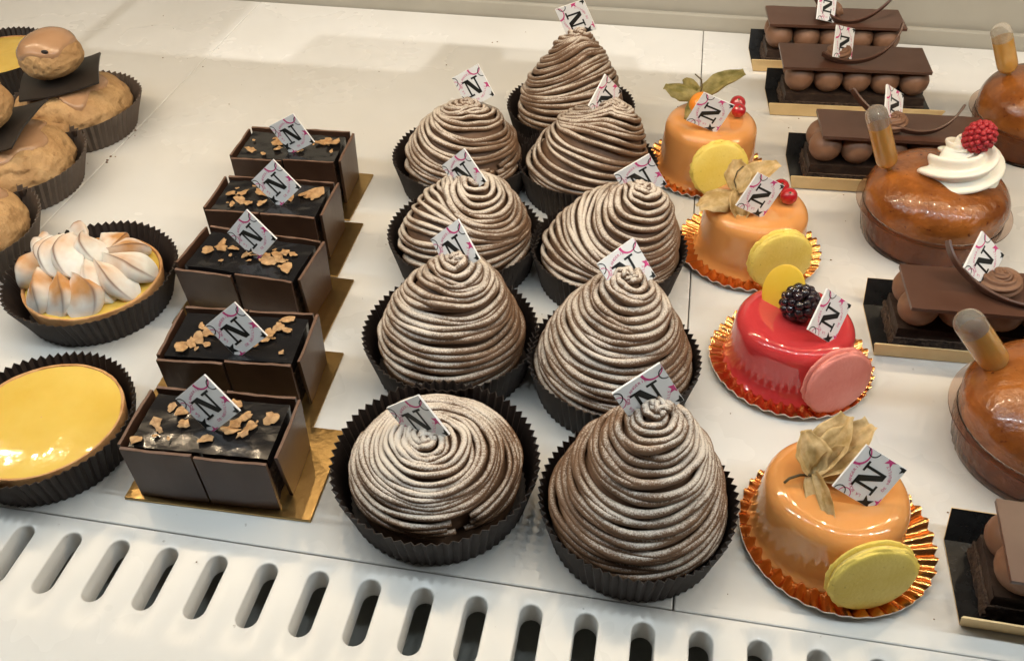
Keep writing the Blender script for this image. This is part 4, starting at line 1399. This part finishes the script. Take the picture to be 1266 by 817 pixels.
def pipette(root, loc, d, L, r, fill=0.70):
    e = part('pipette', None, root, mtx=Matrix.Translation(loc) @ frame(d, up=(1, 0, 0)))
    b = MB()
    prof = [(0.0013, -0.014), (0.0014, -0.002), (0.0020, -0.0005)]
    for a in np.linspace(-PI / 2 + 0.25, 0, 7):
        prof.append((r * math.cos(a), r + r * math.sin(a)))
    prof += [(r, L * 0.4), (r, L * fill)]
    b.lathe(prof, 32, cap0=True)
    part('pipette_syrup', b.mesh('pipette_syrup', M['rum']), e)
    prof = [(r, L * fill), (r, L - r)]
    for a in np.linspace(0.12, PI / 2, 9):
        prof.append((max(r * math.cos(a), 0.0002), L - r + r * math.sin(a)))
    part('pipette_bulb', MB().lathe(prof, 32).mesh('pipette_bulb', M['plastic']), e)
    return e


def baba(label, cl, X, Y, seed, cream_at=None, rasp=None, pip=None, r=0.0470, hh=0.050):
    plastic_cup(cl, X, Y, r, seed)
    root = thing('rum_baba', label, 'cake', (X, Y, 0.0014), 0, 'rum babas')
    prof = []
    rb = r * 0.785
    prof += [(rb * 0.97, 0.0002), (rb, 0.003), (r * 0.865, 0.018), (r * 0.90, 0.0255), (r * 0.915, 0.030)]
    for a in np.linspace(0.1, PI / 2, 12):
        prof.append((max(r * 0.915 * math.cos(a) ** 0.62, 0.0003), 0.030 + (hh - 0.030) * math.sin(a)))
    b = MB().lathe(prof, 72, lambda t, i: 1 + (0.02 if i > 3 else 0.0) * nz(math.cos(t) * 1.5 + seed, math.sin(t) * 1.5, i * 0.15), cap0=True)
    part('baba_sponge', b.mesh('baba_sponge', M['baba']), root)
    if cream_at:
        x, y, z, rr_ = cream_at
        part('whipped_cream', swirl(x, y, z, rr_ * 0.52, 0.0155, 1.45, M['cream'], 'whipped_cream', ridges=9, rad=rr_ * 0.54, seed=seed + 2.4, nsec=90, nseg=90, depth=0.24), root)
    if rasp:
        b = MB()
        n = 84
        for i in range(n):
            zf = 1 - 2 * (i + 0.5) / n
            q = math.sqrt(1 - zf * zf)
            b.ball((0.0080 * q * math.cos(ga * i), 0.0080 * q * math.sin(ga * i), 0.0096 * zf), 0.0018, 8, 6)
        b.ball((0, 0, 0), 0.0081, 16, 10, sc=(1, 1, 1.15))
        part('raspberry', b.mesh('raspberry', M['raspberry']), root, loc=rasp, rot=(0.4, 0.2, 0))
    if pip:
        pipette(root, *pip)
    return root


baba('soaked rum baba topped with whipped cream and a raspberry', 'clear plastic cup under the raspberry baba', 0.1759, 0.5152, 1, cream_at=(0.0085, 0.002, 0.0490, 0.0245), rasp=(0.0115, -0.001, 0.0740),
     pip=((-0.0330, 0.002, 0.0470), (-0.42, -0.03, 0.90), 0.045, 0.0066))
baba('soaked rum baba nearest the back wall, cut by the picture edge', 'clear plastic cup under the baba nearest the back wall', 0.2700, 0.6500, 2, cream_at=(0.024, 0.0, 0.051, 0.0235),
     pip=((-0.028, 0.006, 0.051), (-0.46, -0.05, 0.88), 0.040, 0.0070), hh=0.053)
baba('soaked rum baba nearest the slotted strip, pipette tilted over its clear rim', 'clear plastic cup under the baba nearest the slotted strip', 0.2020, 0.3330, 3, cream_at=(0.03, 0.012, 0.050, 0.0225),
     pip=((-0.0285, 0.012, 0.0440), (-0.66, 0.02, 0.76), 0.039, 0.0072), hh=0.052)

# ------------------------------------------------------------------ crumbs
b = MB()
rc = np.random.default_rng(77)
for i in range(120):
    x, y = rc.uniform(-0.5, 0.3), rc.uniform(0.2, 0.79)
    s_ = rc.uniform(0.0002, 0.0006)
    b.ball((x, y, s_ * 0.5), s_, 5, 4, sc=(1.3, 1, 0.6))
for i in range(7):
    x, y = rc.normal(-0.402, 0.0015), rc.uniform(0.50, 0.56)
    s_ = rc.uniform(0.0003, 0.0009)
    b.ball((x, y, s_ * 0.5), s_, 5, 4, sc=(1.3, 1, 0.6))
o = part('crumbs', b.mesh('crumbs', M['crumb']), kind='stuff')
tag(o, 'loose brown crumbs scattered over the white shelf', 'crumbs')
